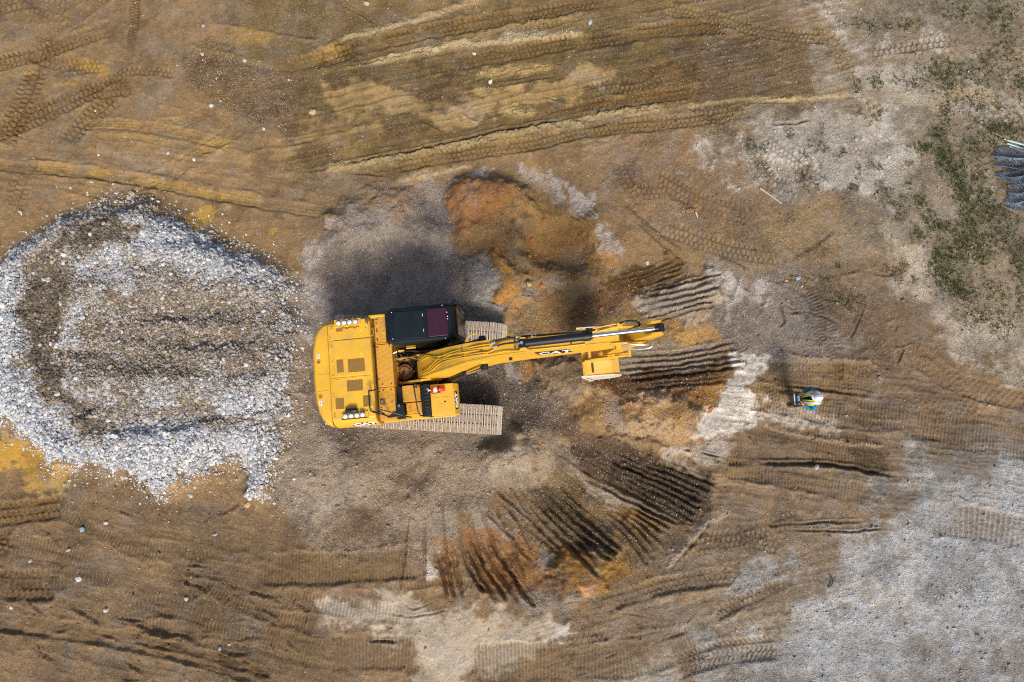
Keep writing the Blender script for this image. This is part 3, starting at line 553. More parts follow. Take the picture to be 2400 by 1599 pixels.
# the stone heap rises as a low broad mound with a scraped face
HEAP = [(-60, 690), (0, 655), (50, 600), (110, 560), (185, 520), (250, 488), (330, 486), (430, 528), (520, 572), (600, 608), (655, 650), (690, 690), (694, 780), (686, 900), (668, 1000), (645, 1070), (622, 1150), (592, 1152), (574, 1075), (540, 1070), (480, 1098),
        (420, 1118), (385, 1152), (358, 1130), (300, 1108), (200, 1092), (140, 1086), (112, 1050), (60, 1004), (20, 975), (-20, 950), (-60, 930)]
hsl, hm = poly(HEAP, 14, 10, 8, 1)
hin = poly(HEAP, 80, 12, 4, 0); 
hz = np.zeros_like(Z); hz[hin[0]] = hin[1]
hz *= (1 + .16*N2+.07*N3)
HZ = .25*sm(hz, .15, .5) + .75*sm(hz, .35, 1.0)
def hblob(cx, cy, rx, ry, rot, h, soft=.8, warp=.2):
    sl, m = blob(cx, cy, rx, ry, rot, soft, warp); HZ[sl] += h*m*sm(hz[sl], .2, .6)
hblob(300, 690, 200, 40, 4, .2); hblob(500, 738, 170, 26, 4, -.26, .9, .6); hblob(520, 806, 190, 22, -3, -.26, .9, .6); hblob(520, 972, 150, 24, 8, -.24, .9, .6); hblob(380, 860, 110, 20, -4, -.14, .9, .6); hblob(600, 880, 60, 16, 5, -.14, .9, .6); hblob(420, 770, 90, 10, 3, .1); hblob(200, 1020, 90, 20, -35, -.14)
hblob(148, 740, 42, 150, 6, -.40, .8, .3); hblob(60, 800, 30, 170, 6, .22); hblob(330, 1050, 260, 40, 6, .2); hblob(230, 830, 60, 18, 0, -.22, .9); hblob(330, 900, 200, 35, 0, .18); hblob(400, 610, 150, 24, -6, .14); hblob(240, 960, 50, 16, 30, -.2)
Z += HZ*.72
GR[hsl] += (0-GR[hsl])*hm
paint(hsl, hm, (112, 100, 84), .9)

_cx, _cy = W(946, 871, 1.35); _r = math.radians(-3.1); _u = (X-_cx)*math.cos(_r)+(Y-_cy)*math.sin(_r); _v = -(X-_cx)*math.sin(_r)+(Y-_cy)*math.cos(_r)
pad = (1-sm(np.abs(_u), 2.6, 3.1))*(1-sm(np.abs(_v), 1.55, 2.0)); Z = Z*(1-pad) + pad*(.012*N4+.01*N3)
Z *= (1-far); Z += far*.12*fbm(X, Y, 9, 4, 3)
# ------------------------------------------------------------------ tagging helpers
def tag(o, label=None, cat=None, group=None, kind=None):
    if label: o["label"] = label
    if cat: o["category"] = cat
    if group: o["group"] = group
    if kind: o["kind"] = kind
    return o
def mesh_np(name, V, F, mat, smooth=False, parent=None, cols=None, attrs=None):
    """V (n,3); F (m,k) all faces of one size"""
    me = bpy.data.meshes.new(name); V = np.asarray(V, np.float32); F = np.asarray(F, np.int32); k = F.shape[1]
    me.vertices.add(len(V)); me.vertices.foreach_set('co', V.ravel())
    me.loops.add(F.size); me.loops.foreach_set('vertex_index', F.ravel())
    me.polygons.add(len(F)); me.polygons.foreach_set('loop_start', np.arange(0, F.size, k, dtype=np.int32))
    me.polygons.foreach_set('use_smooth', np.full(len(F), smooth))
    me.update(calc_edges=True)
    if cols is not None:
        a = me.color_attributes.new('soil', 'FLOAT_COLOR', 'POINT'); c = np.ones((len(V), 4), np.float32); c[:, :3] = cols; a.data.foreach_set('color', c.ravel())
    for n_, v_ in (attrs or {}).items():
        a = me.attributes.new(n_, 'FLOAT', 'POINT'); a.data.foreach_set('value', np.asarray(v_, np.float32).ravel())
    me.materials.append(mat)
    o = bpy.data.objects.new(name, me); COL.objects.link(o)
    if parent: o.parent = parent
    return o

# ------------------------------------------------------------------ materials
class N:
    def __init__(s, name):
        s.m = bpy.data.materials.new(name); s.m.use_nodes = True; s.t = s.m.node_tree; s.b = s.t.nodes['Principled BSDF']
    def n(s, ty, **kw):
        x = s.t.nodes.new(ty)
        for k, v in kw.items():
            if hasattr(x, k): setattr(x, k, v)
            else: x.inputs[k.replace('_', ' ')].default_value = v
        return x
    def l(s, a, b): s.t.links.new(a, b)
    def coord(s): return s.n('ShaderNodeTexCoord').outputs['Object']
    def noise(s, scale, detail=3, co=None, rough=.6):
        x = s.n('ShaderNodeTexNoise'); x.inputs['Scale'].default_value = scale; x.inputs['Detail'].default_value = detail; x.inputs['Roughness'].default_value = rough
        s.l(co or s.coord(), x.inputs['Vector']); return x.outputs[0]
    def ramp(s, f, stops):
        r = s.n('ShaderNodeValToRGB'); e = r.color_ramp.elements
        while len(e) < len(stops): e.new(.5)
        for i, (p, c) in enumerate(stops): e[i].position = p; e[i].color = (*c, 1) if len(c) == 3 else c
        s.l(f, r.inputs[0]); return r.outputs[0]
    def mix(s, f, a, b, mode='MIX'):
        x = s.n('ShaderNodeMix'); x.data_type = 'RGBA'; x.blend_type = mode
        for v, i in ((f, 0), (a, 6), (b, 7)):
            if isinstance(v, (int, float)): x.inputs[i].default_value = v
            elif isinstance(v, tuple): x.inputs[i].default_value = (*v[:3], 1)
            else: s.l(v, x.inputs[i])
        return x.outputs[2]
    def math(s, op, a, b=None, c=None):
        x = s.n('ShaderNodeMath'); x.operation = op
        for i, v in enumerate((a, b, c)):
            if v is None: continue
            if isinstance(v, (int, float)): x.inputs[i].default_value = v
            else: s.l(v, x.inputs[i])
        return x.outputs[0]
    def bump(s, h, dist=.01, st=1.0):
        x = s.n('ShaderNodeBump'); x.inputs['Distance'].default_value = dist; x.inputs['Strength'].default_value = st; s.l(h, x.inputs['Height']); s.l(x.outputs[0], s.b.inputs['Normal'])
    def set(s, **kw):
        for k, v in kw.items():
            k = k.replace('_', ' '); i = s.b.inputs[k]
            if hasattr(v, 'links'): s.l(v, i)
            else: i.default_value = (*v, 1) if isinstance(v, tuple) and len(v) == 3 else v
        return s

def ground_material():
    g = N('soil'); co = g.n('ShaderNodeNewGeometry').outputs['Position']
    a = g.n('ShaderNodeAttribute'); a.attribute_name = 'soil'; gr = g.n('ShaderNodeAttribute'); gr.attribute_name = 'gravel'; wt = g.n('ShaderNodeAttribute'); wt.attribute_name = 'damp'
    n1 = g.noise(14, 6, co, .72); n2 = g.noise(85, 3, co, .7)
    v = g.mix(1.0, a.outputs['Color'], g.ramp(n1, [(.28, (.70, .68, .65)), (.5, (.98, .98, .98)), (.72, (1.28, 1.27, 1.25))]), 'MULTIPLY')
    v = g.mix(1.0, v, g.ramp(n2, [(.32, (.62, .60, .58)), (.68, (1.34, 1.34, 1.33))]), 'MULTIPLY')
    # grit: each little stone has its own colour, some pale, some dark
    vo = g.n('ShaderNodeTexVoronoi'); vo.inputs['Scale'].default_value = 34; g.l(co, vo.inputs['Vector'])
    sep = g.n('ShaderNodeSeparateColor'); g.l(vo.outputs['Color'], sep.inputs[0])
    pale = g.math('MULTIPLY', g.math('GREATER_THAN', sep.outputs[0], .80), g.math('LESS_THAN', vo.outputs['Distance'], .42))
    dark = g.math('MULTIPLY', g.math('LESS_THAN', sep.outputs[0], .22), g.math('LESS_THAN', vo.outputs['Distance'], .5))
    stone = g.mix(sep.outputs[1], (.24, .20, .15), (.52, .48, .42))
    v = g.mix(g.math('MULTIPLY', pale, g.math('MULTIPLY', gr.outputs['Fac'], .8)), v, stone)
    v = g.mix(g.math('MULTIPLY', dark, g.math('MULTIPLY', gr.outputs['Fac'], .45)), v, (.05, .037, .026))
    g.set(Base_Color=v)
    r = g.math('SUBTRACT', .93, g.math('MULTIPLY', wt.outputs['Fac'], .35)); g.set(Roughness=r); g.b.inputs['Specular IOR Level'].default_value = .25
    h = g.math('ADD', g.math('MULTIPLY', n1, .8), g.math('MULTIPLY', n2, .5))
    h = g.math('ADD', h, g.math('MULTIPLY', g.math('SUBTRACT', .6, vo.outputs['Distance']), g.math('MULTIPLY', gr.outputs['Fac'], .9)))
    amp = g.math('SUBTRACT', 1.0, g.math('MULTIPLY', wt.outputs['Fac'], .85)); h = g.math('MULTIPLY', h, amp)
    g.bump(h, .022, 1.0)
    return g.m

idx = np.arange(NX*NY, dtype=np.int32).reshape(NX, NY)
F = np.stack([idx[:-1, :-1], idx[1:, :-1], idx[1:, 1:], idx[:-1, 1:]], -1).reshape(-1, 4)
ground = mesh_np('ground', np.stack([X, Y, Z], -1).reshape(-1, 3), F, ground_material(), True, cols=np.clip(C3, .004, .9).reshape(-1, 3), attrs={'gravel': np.clip(GR, 0, 1), 'damp': np.clip(WET, 0, 1)})
tag(ground, 'rutted brown earth and crushed stone of the building site', 'ground', kind='structure')

def gz(x, y):
    x = np.asarray(x, np.float32); y = np.asarray(y, np.float32)
    i = np.clip(np.searchsorted(XS, x)-1, 0, NX-2); j = np.clip(np.searchsorted(YS, y)-1, 0, NY-2)
    fx = np.clip((x-XS[i])/(XS[i+1]-XS[i]), 0, 1); fy = np.clip((y-YS[j])/(YS[j+1]-YS[j]), 0, 1)
    return (Z[i, j]*(1-fx)+Z[i+1, j]*fx)*(1-fy)+(Z[i, j+1]*(1-fx)+Z[i+1, j+1]*fx)*fy
def at(A, x, y):
    i = np.clip(np.searchsorted(XS, x)-1, 0, NX-1); j = np.clip(np.searchsorted(YS, y)-1, 0, NY-1); return A[i, j]

# ------------------------------------------------------------------ stones
def stone_material(name, scale=60, dust=.25):
    g = N(name); a = g.n('ShaderNodeAttribute'); a.attribute_name = 'soil'; co = g.n('ShaderNodeNewGeometry').outputs['Position']
    n = g.noise(scale, 4, co); g.set(Base_Color=g.mix(1.0, a.outputs['Color'], g.ramp(n, [(.3, (.78, .76, .74)), (.7, (1.15, 1.15, 1.15))]), 'MULTIPLY'), Roughness=.88)
    g.b.inputs['Specular IOR Level'].default_value = .3; g.bump(n, .006, .5); return g.m
M_STONE = stone_material('broken_limestone')

def stone_shapes(n, kind='ico'):
    out = []
    for i in range(n):
        bm = bmesh.new()
        if kind == 'ico': bmesh.ops.create_icosphere(bm, subdivisions=1, radius=1)
        else:
            bmesh.ops.create_cube(bm, size=1.5)
        r = random.Random(i*7+3)
        # knock flat faces off the lump with a few planes, as broken rock has
        for k in range(6):
            nrm = Vector((r.uniform(-1, 1), r.uniform(-1, 1), r.uniform(-1, 1))).normalized(); dd = r.uniform(.42, .75)
            for v in bm.verts:
                e = v.co.dot(nrm)-dd
                if e > 0: v.co -= nrm*e
        for v in bm.verts: v.co *= r.uniform(.88, 1.1)
        bmesh.ops.triangulate(bm, faces=bm.faces)
        bm.verts.ensure_lookup_table()
        out.append((np.array([v.co[:] for v in bm.verts], np.float32), np.array([[v.index for v in f.verts] for f in bm.faces], np.int32))); bm.free()
    return out
ICO = stone_shapes(14)
def oct_shapes():
    out = []
    for i in range(10):
        r = np.random.default_rng(i); v = np.array([(1, 0, 0), (-1, 0, 0), (0, 1, 0), (0, -1, 0), (0, 0, 1), (0, 0, -1)], np.float32)*r.uniform(.6, 1.2, (6, 1)).astype(np.float32)+r.uniform(-.2, .2, (6, 3)).astype(np.float32)
        f = np.array([(0, 2, 4), (2, 1, 4), (1, 3, 4), (3, 0, 4), (2, 0, 5), (1, 2, 5), (3, 1, 5), (0, 3, 5)], np.int32); out.append((v, f))
    return out
OCT = oct_shapes()
def rotmats(n, rg):
    q = rg.normal(size=(n, 4)); q /= np.linalg.norm(q, axis=1, keepdims=True); w, x, y, z = q.T
    return np.stack([1-2*(y*y+z*z), 2*(x*y-z*w), 2*(x*z+y*w), 2*(x*y+z*w), 1-2*(x*x+z*z), 2*(y*z-x*w), 2*(x*z-y*w), 2*(y*z+x*w), 1-2*(x*x+y*y)], 1).reshape(n, 3, 3).astype(np.float32)
def scatter(name, shapes, pos, size, cols, mat, rg, flat=.75):
    VV, FF, CC = [], [], []; off = 0; which = rg.integers(0, len(shapes), len(pos))
    for k, (v, f) in enumerate(shapes):
        s_ = np.where(which == k)[0]
        if not len(s_): continue
        R = rotmats(len(s_), rg); asp = rg.uniform(.7, 1.25, (len(s_), 1, 3)).astype(np.float32)
        p = np.einsum('nij,nvj->nvi', R, v[None]*asp)*size[s_][:, None, None]; p[..., 2] *= flat; p += pos[s_][:, None, :]
        FF.append((f[None]+(np.arange(len(s_))*len(v))[:, None, None]+off).reshape(-1, 3)); VV.append(p.reshape(-1, 3)); CC.append(np.repeat(cols[s_], len(v), 0)); off += len(s_)*len(v)
    return mesh_np(name, np.concatenate(VV), np.concatenate(FF), mat, False, cols=np.concatenate(CC))

# the heap of broken limestone
def in_heap(x, y):
    return at(HM, x, y)
HM = np.zeros_like(Z); HM[hsl] = hm
DIRT_SHADE = np.zeros_like(Z)
def dirty(cx, cy, rx, ry, rot, k, soft=.8, warp=.35):
    sl, m = blob(cx, cy, rx, ry, rot, soft, warp); DIRT_SHADE[sl] = np.maximum(DIRT_SHADE[sl], m*k) if k > 0 else DIRT_SHADE[sl]*(1-m*-k)
dirty(390, 800, 260, 190, 0, .95, .6); dirty(155, 730, 62, 175, 4, 1.4); dirty(150, 640, 60, 60, 40, 1.2); dirty(230, 560, 150, 70, 30, .9); dirty(560, 800, 140, 150, 0, .95); dirty(240, 960, 70, 60, 0, .8); dirty(245, 1010, 40, 35, 0, .9)
dirty(420, 585, 170, 40, -14, -.9); dirty(370, 1070, 210, 60, 4, -.95); dirty(50, 800, 46, 220, 8, -1.0); dirty(110, 1000, 60, 50, -40, -1); dirty(560, 640, 110, 26, -24, -.6)
for pts_, wd_, k_ in (([(340, 548), (250, 556), (180, 600), (130, 690), (122, 780), (150, 870), (210, 940), (262, 1010)], .36, 1.5), ([(300, 700), (480, 732), (640, 742)], .22, 1.0), ([(330, 800), (500, 806), (680, 800)], .22, 1.0), ([(200, 830), (260, 840), (330, 850)], .25, 1.1), ([(400, 960), (560, 978), (650, 985)], .2, .9), ([(360, 640), (520, 680), (660, 720)], .3, .7)):
    sl, d_, s_, L_ = stroke(pts_, 1.0); d_ = d_+WB[sl]*.5+WA[sl]*.3; DIRT_SHADE[sl] = np.maximum(DIRT_SHADE[sl], k_*np.exp(-(d_/wd_)**2))  # crescent is dirt; strokes along the swales paint their shade into the stones
rg = np.random.default_rng(5)
n = 260000
x = rg.uniform(-15.6, -4.6, n).astype(np.float32); y = rg.uniform(-3.6, 6.6, n).astype(np.float32)
keep = (in_heap(x, y) > rg.uniform(.25, .75, n)); x, y = x[keep], y[keep]
n = min(len(x), 62000); x, y = x[:n], y[:n]
d = at(DIRT_SHADE, x, y); size = np.clip(rg.lognormal(math.log(.031), .36, n), .014, .09).astype(np.float32)
size *= (1.15-.30*np.clip(d, 0, 1))
pos = np.stack([x, y, gz(x, y)+size*.25], 1)
t = rg.uniform(0, 1, (n, 1)); cl = np.array(lin((212, 211, 208)))*(1-t)+np.array(lin((152, 152, 152)))*t
blue = (rg.uniform(0, 1, (n, 1)) < .22); cl = np.where(blue, np.array(lin((132, 138, 146)))*rg.uniform(.7, 1.3, (n, 1)), cl)
bl2 = at(np.where(True, 0, 0)+Z*0, x, y)
tanc = np.array(lin((132, 116, 94)))*rg.uniform(.3, 1.75, (n, 1)); k = np.clip(d[:, None]*rg.uniform(.3, 1.5, (n, 1)), 0, 1); cl = cl*(1-k)+tanc*k
cl = cl*(1-.45*sm(d[:, None], .8, 1.4))*rg.uniform(.80, 1.12, (n, 1))
heap = scatter('gravel_heap', ICO, pos.astype(np.float32), size, cl.astype(np.float32), M_STONE, rg)
tag(heap, 'broad heap of broken pale limestone tipped behind the yellow excavator', 'gravel heap', kind='stuff')
HEAP_XY = (x, y)
# the biggest lumps of the heap, each a stone of its own
protos = []
for i in range(8):
    v, f = ICO[i]
    o = mesh_np('stone', v*[1, .85, .7], f, M_STONE, False, cols=np.tile(np.array(lin([(186, 182, 174), (152, 156, 162), (172, 160, 138), (196, 193, 188)][i % 4])), (len(v), 1)))
    protos.append(o)
used = set()
def put_stone(x, y, r, label, group=None, k=None):
    k = rnd.randrange(8) if k is None else k
    p = protos[k]
    if k not in used: used.add(k); o = p
    else: o = p.copy(); COL.objects.link(o)
    o.scale = (r*rnd.uniform(.9, 1.2), r*rnd.uniform(.85, 1.1), r*rnd.uniform(.75, .95)); o.rotation_euler = (rnd.uniform(-.4, .4), rnd.uniform(-.4, .4), rnd.uniform(0, 6.28))
    o.location = (x, y, float(gz(x, y))+r*.30)
    return tag(o, label, 'stone', group)
cnt = 0
while cnt < 150:
    px, py = rnd.uniform(0, 690), rnd.uniform(500, 1140); wx, wy = W(px, py)
    if in_heap(np.array([wx], np.float32), np.array([wy], np.float32))[0] < .8: continue
    put_stone(wx, wy, rnd.uniform(.065, .10), 'large pale angular lump lying on the surface of the limestone heap', 'larger stones on the limestone heap'); cnt += 1
LOOSE = [(497, 249, 8, 'large pale stone on the gravelly mud left of the dark tyre ruts'), (735, 265, 10, 'flat pale stone on brown mud just above the smooth wet streak'), (477, 62, 6, 'small white stone near the faint ridge at the top left'),
 (508, 183, 6, 'rounded pale stone on the coarse gravel strip'), (475, 128, 6, 'pale round stone just under the thin mud ridge'), (574, 143, 7, 'pale flat stone on the lower end of the thin mud ridge'), (677, 187, 6, 'small white stone left of the dark mud band'),
 (617, 302, 6, 'white stone where the smooth mud band begins'), (1382, 53, 9, 'large white stone alone on the upper haul road'), (860, 11, 9, 'white stone at the very top edge of the site'), (1150, 195, 7, 'cream stone among the crumbs between two ruts'), (1112, 127, 7, 'cream stone beside the tyre print on the haul road'),
 (315, 457, 9, 'tall pale stone just below the water-filled rut'), (308, 466, 7, 'pale stone leaning beside the taller one below the rut'), (384, 419, 6, 'round white stone in the yellow rut'), (395, 360, 5, 'white stone on dark mud above the yellow rut'), (456, 375, 5, 'grey stone on dark mud above the yellow rut'),
 (233, 364, 5, 'small white stone left above the yellow rut'), (50, 498, 6, 'white stone on the tyre-marked mud near the left edge'), (222, 258, 4, 'small white stone in the lower of the tyre prints'), (363, 469, 6, 'grey angular stone near the top of the heap'), (374, 474, 7, 'white angular stone near the top of the heap'),
 (583, 1182, 9, 'square tan block of stone below the tail of the heap'), (449, 1160, 7, 'white stone on the mud below the heap'), (250, 1225, 6, 'white upright stone on the lower left mud'), (195, 1240, 8, 'blue-grey stone on the lower left mud'), (187, 1356, 9, 'white stone at the head of a short clod ridge'),
 (164, 1289, 6, 'grey-green stone on the lower left mud'), (503, 1253, 7, 'grey stone on brown mud under the heap'), (435, 1406, 6, 'pale broken stone beside the curved clod ridge'), (251, 1429, 7, 'pinkish stone above the long dark rut'), (71, 1315, 6, 'small grey stone near the bottom left tyre prints'), (27, 1424, 6, 'white stone left of the long dark rut'),
 (514, 1521, 7, 'blue-grey stone right of the long dark rut'), (537, 1510, 5, 'small pale stone right of the long dark rut'), (1912, 1095, 8, 'white flat stone on the ledge of the steel-track print'), (1871, 652, 8, 'blue-grey stone among the weeds right of the grey spoil'), (1845, 658, 6, 'tan stone beside the weeds right of the grey spoil'),
 (1516, 617, 6, 'white stone on the edge of the dark brown furrow'), (1268, 672, 9, 'rust-coloured stone lump north of the dig'), (1240, 671, 8, 'tan rounded lump of clay north of the dig'), (1408, 722, 8, 'reddish stone near the tip of the boom'), (1275, 516, 9, 'orange clay lump in the orange patch'), (1248, 556, 10, 'orange clay lump at the rim of the brown hollow'),
 (2006, 328, 6, 'white stone on the pale limestone grit at the right'), (1576, 1289, 5, 'blue-grey pebble right of the lowest furrows'), (1664, 957, 8, 'brick-red stone at the edge of the white chalk'), (498, 260, 6, 'grey flat stone beside the larger pale one')]
for px, py, r, lb in LOOSE[:-1]:
    wx, wy = W(px, py); o = put_stone(wx, wy, r/84.*1.05, lb)
    c = None
    if 'rust' in lb or 'orange' in lb or 'brick' in lb or 'reddish' in lb: c = (176, 104, 58)
    elif 'tan' in lb: c = (178, 150, 108)
    elif 'blue' in lb: c = (140, 154, 170)
    if c:
        me = o.data.copy(); me.name = 'stone'; cc = np.ones((len(me.vertices), 4), np.float32); cc[:, :3] = lin(c); me.color_attributes['soil'].data.foreach_set('color', cc.ravel()); o.data = me

# loose pebbles and clods over the whole ground, and a skirt of stones rolled off the heap
n = 260000
x = rg.uniform(-15.8, 16, n).astype(np.float32); y = rg.uniform(-7, 14, n).astype(np.float32)
g_ = at(GR, x, y)*(.55+.9*at(np.clip(N3+.5, 0, 1), x, y)); keep = (rg.uniform(0, 1.15, n) < g_*g_+.05) & (at(HM, x, y) < .4); x, y, g_ = x[keep], y[keep], g_[keep]; n = len(x)
size = np.clip(rg.lognormal(math.log(.0105), .38, n), .006, .035).astype(np.float32)
own = at(C3, x, y); pc = np.where(rg.uniform(0, 1, (n, 1)) < .25, np.array(lin((184, 172, 152)))*rg.uniform(.6, 1.25, (n, 1)), own*rg.uniform(.7, 1.7, (n, 1)))
nb_ = int(n*.012); bi = rg.integers(0, n, nb_); size[bi] = rg.uniform(.03, .06, nb_); pc[bi] = own[bi]*rg.uniform(.85, 1.25, (nb_, 1))
sk = 3200; a_ = rg.integers(0, len(HEAP), sk); hx = []; 
for i in a_:
    q = HEAP[i]; q2 = HEAP[(i+1) % len(HEAP)]; u = rg.uniform(); off = abs(rg.normal())*18*(2.4 if rg.uniform() < .2 else 1)
    px, py = q[0]*(1-u)+q2[0]*u, q[1]*(1-u)+q2[1]*u; vx, vy = px-330, py-810; L = math.hypot(vx, vy); hx.append(W(px+vx/L*off, py+vy/L*off))
hx = np.array(hx, np.float32); hs = np.clip(rg.lognormal(math.log(.024), .4, sk), .010, .06).astype(np.float32)
x = np.concatenate([x, hx[:, 0]]); y = np.concatenate([y, hx[:, 1]]); size = np.concatenate([size, hs]); pc = np.concatenate([pc, np.array(lin((200, 196, 190)))*rg.uniform(.55, 1.2, (sk, 1))])
pos = np.stack([x, y, gz(x, y)+size*.3], 1).astype(np.float32)
peb = scatter('loose_gravel', OCT, pos, size, np.clip(pc, .01, .9).astype(np.float32), M_STONE, rg)
tag(peb, 'loose pebbles and crumbs of stone scattered over the mud', 'loose gravel', kind='stuff')

# ------------------------------------------------------------------ muddy water
def water(pts, depth, label):
    bm = bmesh.new(); ps = [W(*p) for p in smooth_px(pts)]; cx = sum(p[0] for p in ps)/len(ps); cy = sum(p[1] for p in ps)/len(ps); lv = float(np.min(gz([p[0] for p in ps], [p[1] for p in ps])))
    vs = [bm.verts.new((p[0], p[1], lv+depth)) for p in ps]; bm.faces.new(vs)
    me = bpy.data.meshes.new('water'); bm.to_mesh(me); bm.free(); me.materials.append(M_WATER); o = bpy.data.objects.new('water', me); COL.objects.link(o)
    return tag(o, label, 'puddle', kind='structure')
def smooth_px(p):
    q = list(p)+[p[0]]; out = []
    for i in range(len(p)):
        p0, p1, p2, p3 = [np.array(p[(i+j-1) % len(p)], float) for j in range(4)]
        for k in range(5):
            t = k/5; out.append(tuple(.5*((2*p1)+(-p0+p2)*t+(2*p0-5*p1+4*p2-p3)*t*t+(-p0+3*p1-3*p2+p3)*t**3)))
    return out
gw = N('muddy_water'); nn = gw.noise(3, 3, gw.n('ShaderNodeNewGeometry').outputs['Position']); gw.set(Base_Color=gw.ramp(nn, [(.3, lin((156, 118, 58))), (.7, lin((172, 134, 72)))]), Roughness=.12); gw.b.inputs['Specular IOR Level'].default_value = .4; M_WATER = gw.m
water([(-40, 1020), (30, 1015), (75, 1040), (100, 1085), (125, 1105), (60, 1112), (10, 1095), (-40, 1095)], .008, 'flat yellow puddle of muddy water at the lower left of the limestone heap')
water([(432, 528), (438, 505), (465, 490), (505, 478), (512, 490), (490, 510), (455, 528), (440, 537)], .006, 'small yellow puddle of muddy water above the limestone heap')

# ------------------------------------------------------------------ grass and dry weeds
GRASS = [(2020, 55, 20, 10, .5), (2040, 62, 12, 12, .6), (2075, 65, 10, 10, .6), (2130, 58, 26, 14, .7), (1970, 55, 22, 8, .3), (2250, 20, 60, 40, .35), (2350, 40, 40, 40, .45), (2210, 170, 60, 30, .7), (2300, 170, 40, 40, .5), (2240, 210, 30, 24, .6), (2390, 200, 20, 30, .6),
 (2005, 195, 16, 8, .6), (2050, 185, 14, 16, .6), (2060, 200, 12, 12, .6), (2100, 190, 14, 10, .5), (2135, 200, 18, 14, .6), (2010, 212, 10, 8, .5), (2010, 265, 10, 10, .4), (2035, 268, 8, 12, .4), (2058, 262, 10, 18, .6), (1765, 340, 12, 14, .8), (1785, 352, 12, 10, .7), (1852, 312, 9, 12, .5), (1905, 330, 10, 14, .5),
 (1885, 365, 12, 16, .5), (1780, 388, 12, 10, .4), (1968, 360, 16, 8, .7), (2040, 385, 10, 10, .6), (2060, 395, 8, 8, .5), (1935, 355, 8, 8, .4), (2130, 385, 12, 8, .5), (2130, 430, 10, 12, .5), (2215, 265, 14, 30, .8), (2195, 312, 22, 18, .85), (2165, 345, 24, 14, .9), (2200, 350, 26, 18, .95), (2215, 375, 22, 20, .95), (2235, 400, 20, 24, .95), (2245, 430, 20, 26, .95),
 (2255, 460, 18, 20, .9), (2205, 395, 12, 16, .6), (2270, 350, 26, 40, .45), (2320, 320, 40, 40, .55), (2360, 300, 40, 30, .6), (2290, 420, 26, 30, .6), (2300, 470, 30, 26, .7), (2270, 500, 24, 26, .85), (2330, 500, 40, 26, .75), (2160, 480, 14, 24, .8), (2180, 520, 18, 20, .8), (2210, 530, 20, 14, .7), (2120, 470, 10, 12, .4), (2150, 555, 20, 14, .5), (2090, 480, 20, 8, .4), (2060, 450, 14, 10, .4),
 (2260, 560, 40, 40, .9), (2230, 600, 36, 26, .85), (2300, 600, 26, 30, .7), (2350, 560, 40, 30, .75), (2390, 620, 26, 40, .7), (2200, 640, 30, 24, .9), (2230, 665, 36, 22, .95), (2260, 690, 30, 20, .9), (2190, 600, 14, 24, .8), (2145, 545, 8, 20, .6), (2100, 640, 16, 14, .7), (2118, 618, 12, 12, .6), (2140, 655, 8, 10, .7), (2075, 625, 8, 8, .6), (2330, 680, 26, 20, .6), (2290, 740, 40, 24, .5),
 (2350, 760, 26, 30, .5), (2395, 700, 20, 30, .5), (1965, 622, 10, 6, .6), (1985, 705, 40, 26, .35), (1940, 655, 20, 14, .3), (1890, 430, 30, 24, .3), (2000, 440, 14, 12, .6), (2010, 400, 8, 18, .4), (2080, 450, 10, 10, .5), (2110, 500, 14, 16, .5), (2300, 250, 60, 26, .4), (2350, 130, 50, 60, .3), (2400, 400, 30, 60, .5)]
bl_v, bl_f, bl_c, bl_t = [], [], [], 0
def blade(px, py, h, w, cdir, lean, c):
    global bl_t
    x0, y0 = px, py; z0 = float(gz(x0, y0)); dx, dy = math.cos(cdir), math.sin(cdir); b = bl_t
    for t_, wd in ((0, 1), (.5, .75), (1, .12)):
        r_ = lean*t_**1.5; cx, cy, cz = x0+dx*r_, y0+dy*r_, z0+h*t_*(1-.25*t_)
        bl_v.append((cx-dy*w*wd, cy+dx*w*wd, cz)); bl_v.append((cx+dy*w*wd, cy-dx*w*wd, cz))
    bl_f.extend([(b, b+1, b+3, b+2), (b+2, b+3, b+5, b+4)]); bl_c.extend([c]*6); bl_t += 6
GC = [lin((56, 74, 28)), lin((70, 90, 34)), lin((44, 60, 26)), lin((84, 92, 44)), lin((100, 96, 54))]
for px, py, rx, ry, den in GRASS:
    nb = int(rx*ry*den*.2)+3
    for _ in range(nb):
        a = rnd.gauss(0, .62), rnd.gauss(0, .62); wx, wy = W(px+a[0]*rx, py+a[1]*ry); c = rnd.choice(GC) if rnd.random() < .9 else lin((140, 124, 84)); f = rnd.uniform(.35, .95)
        for _b in range(4): blade(wx+rnd.gauss(0, .025), wy+rnd.gauss(0, .025), rnd.uniform(.03, .10), rnd.uniform(.004, .008), rnd.uniform(0, 6.28), rnd.uniform(.02, .09), tuple(q*f for q in c))
mg = N('grass_blades'); a = mg.n('ShaderNodeAttribute'); a.attribute_name = 'soil'; mg.set(Base_Color=a.outputs['Color'], Roughness=.7); mg.b.inputs['Specular IOR Level'].default_value = .2
gr_o = mesh_np('grass', bl_v, bl_f, mg.m, True, cols=np.array(bl_c)); tag(gr_o, 'low patchy green grass growing through the pale grit at the right', 'grass', kind='stuff')
bl_v, bl_f, bl_c, bl_t = [], [], [], 0
DRY = [(1920, 590, 40, 20), (1830, 430, 40, 30), (1960, 700, 60, 30), (2020, 710, 40, 20), (1840, 520, 30, 14), (1700, 300, 40, 24), (1680, 330, 20, 12), (1900, 660, 30, 16), (1780, 400, 30, 20), (1760, 500, 50, 30), (2060, 560, 30, 20), (1990, 480, 30, 20), (1730, 560, 24, 12), (2350, 470, 40, 60), (2360, 390, 40, 50), (2330, 860, 30, 20), (2280, 820, 30, 30), (2200, 1390, 30, 20), (2260, 1380, 40, 20), (1700, 250, 20, 10)]
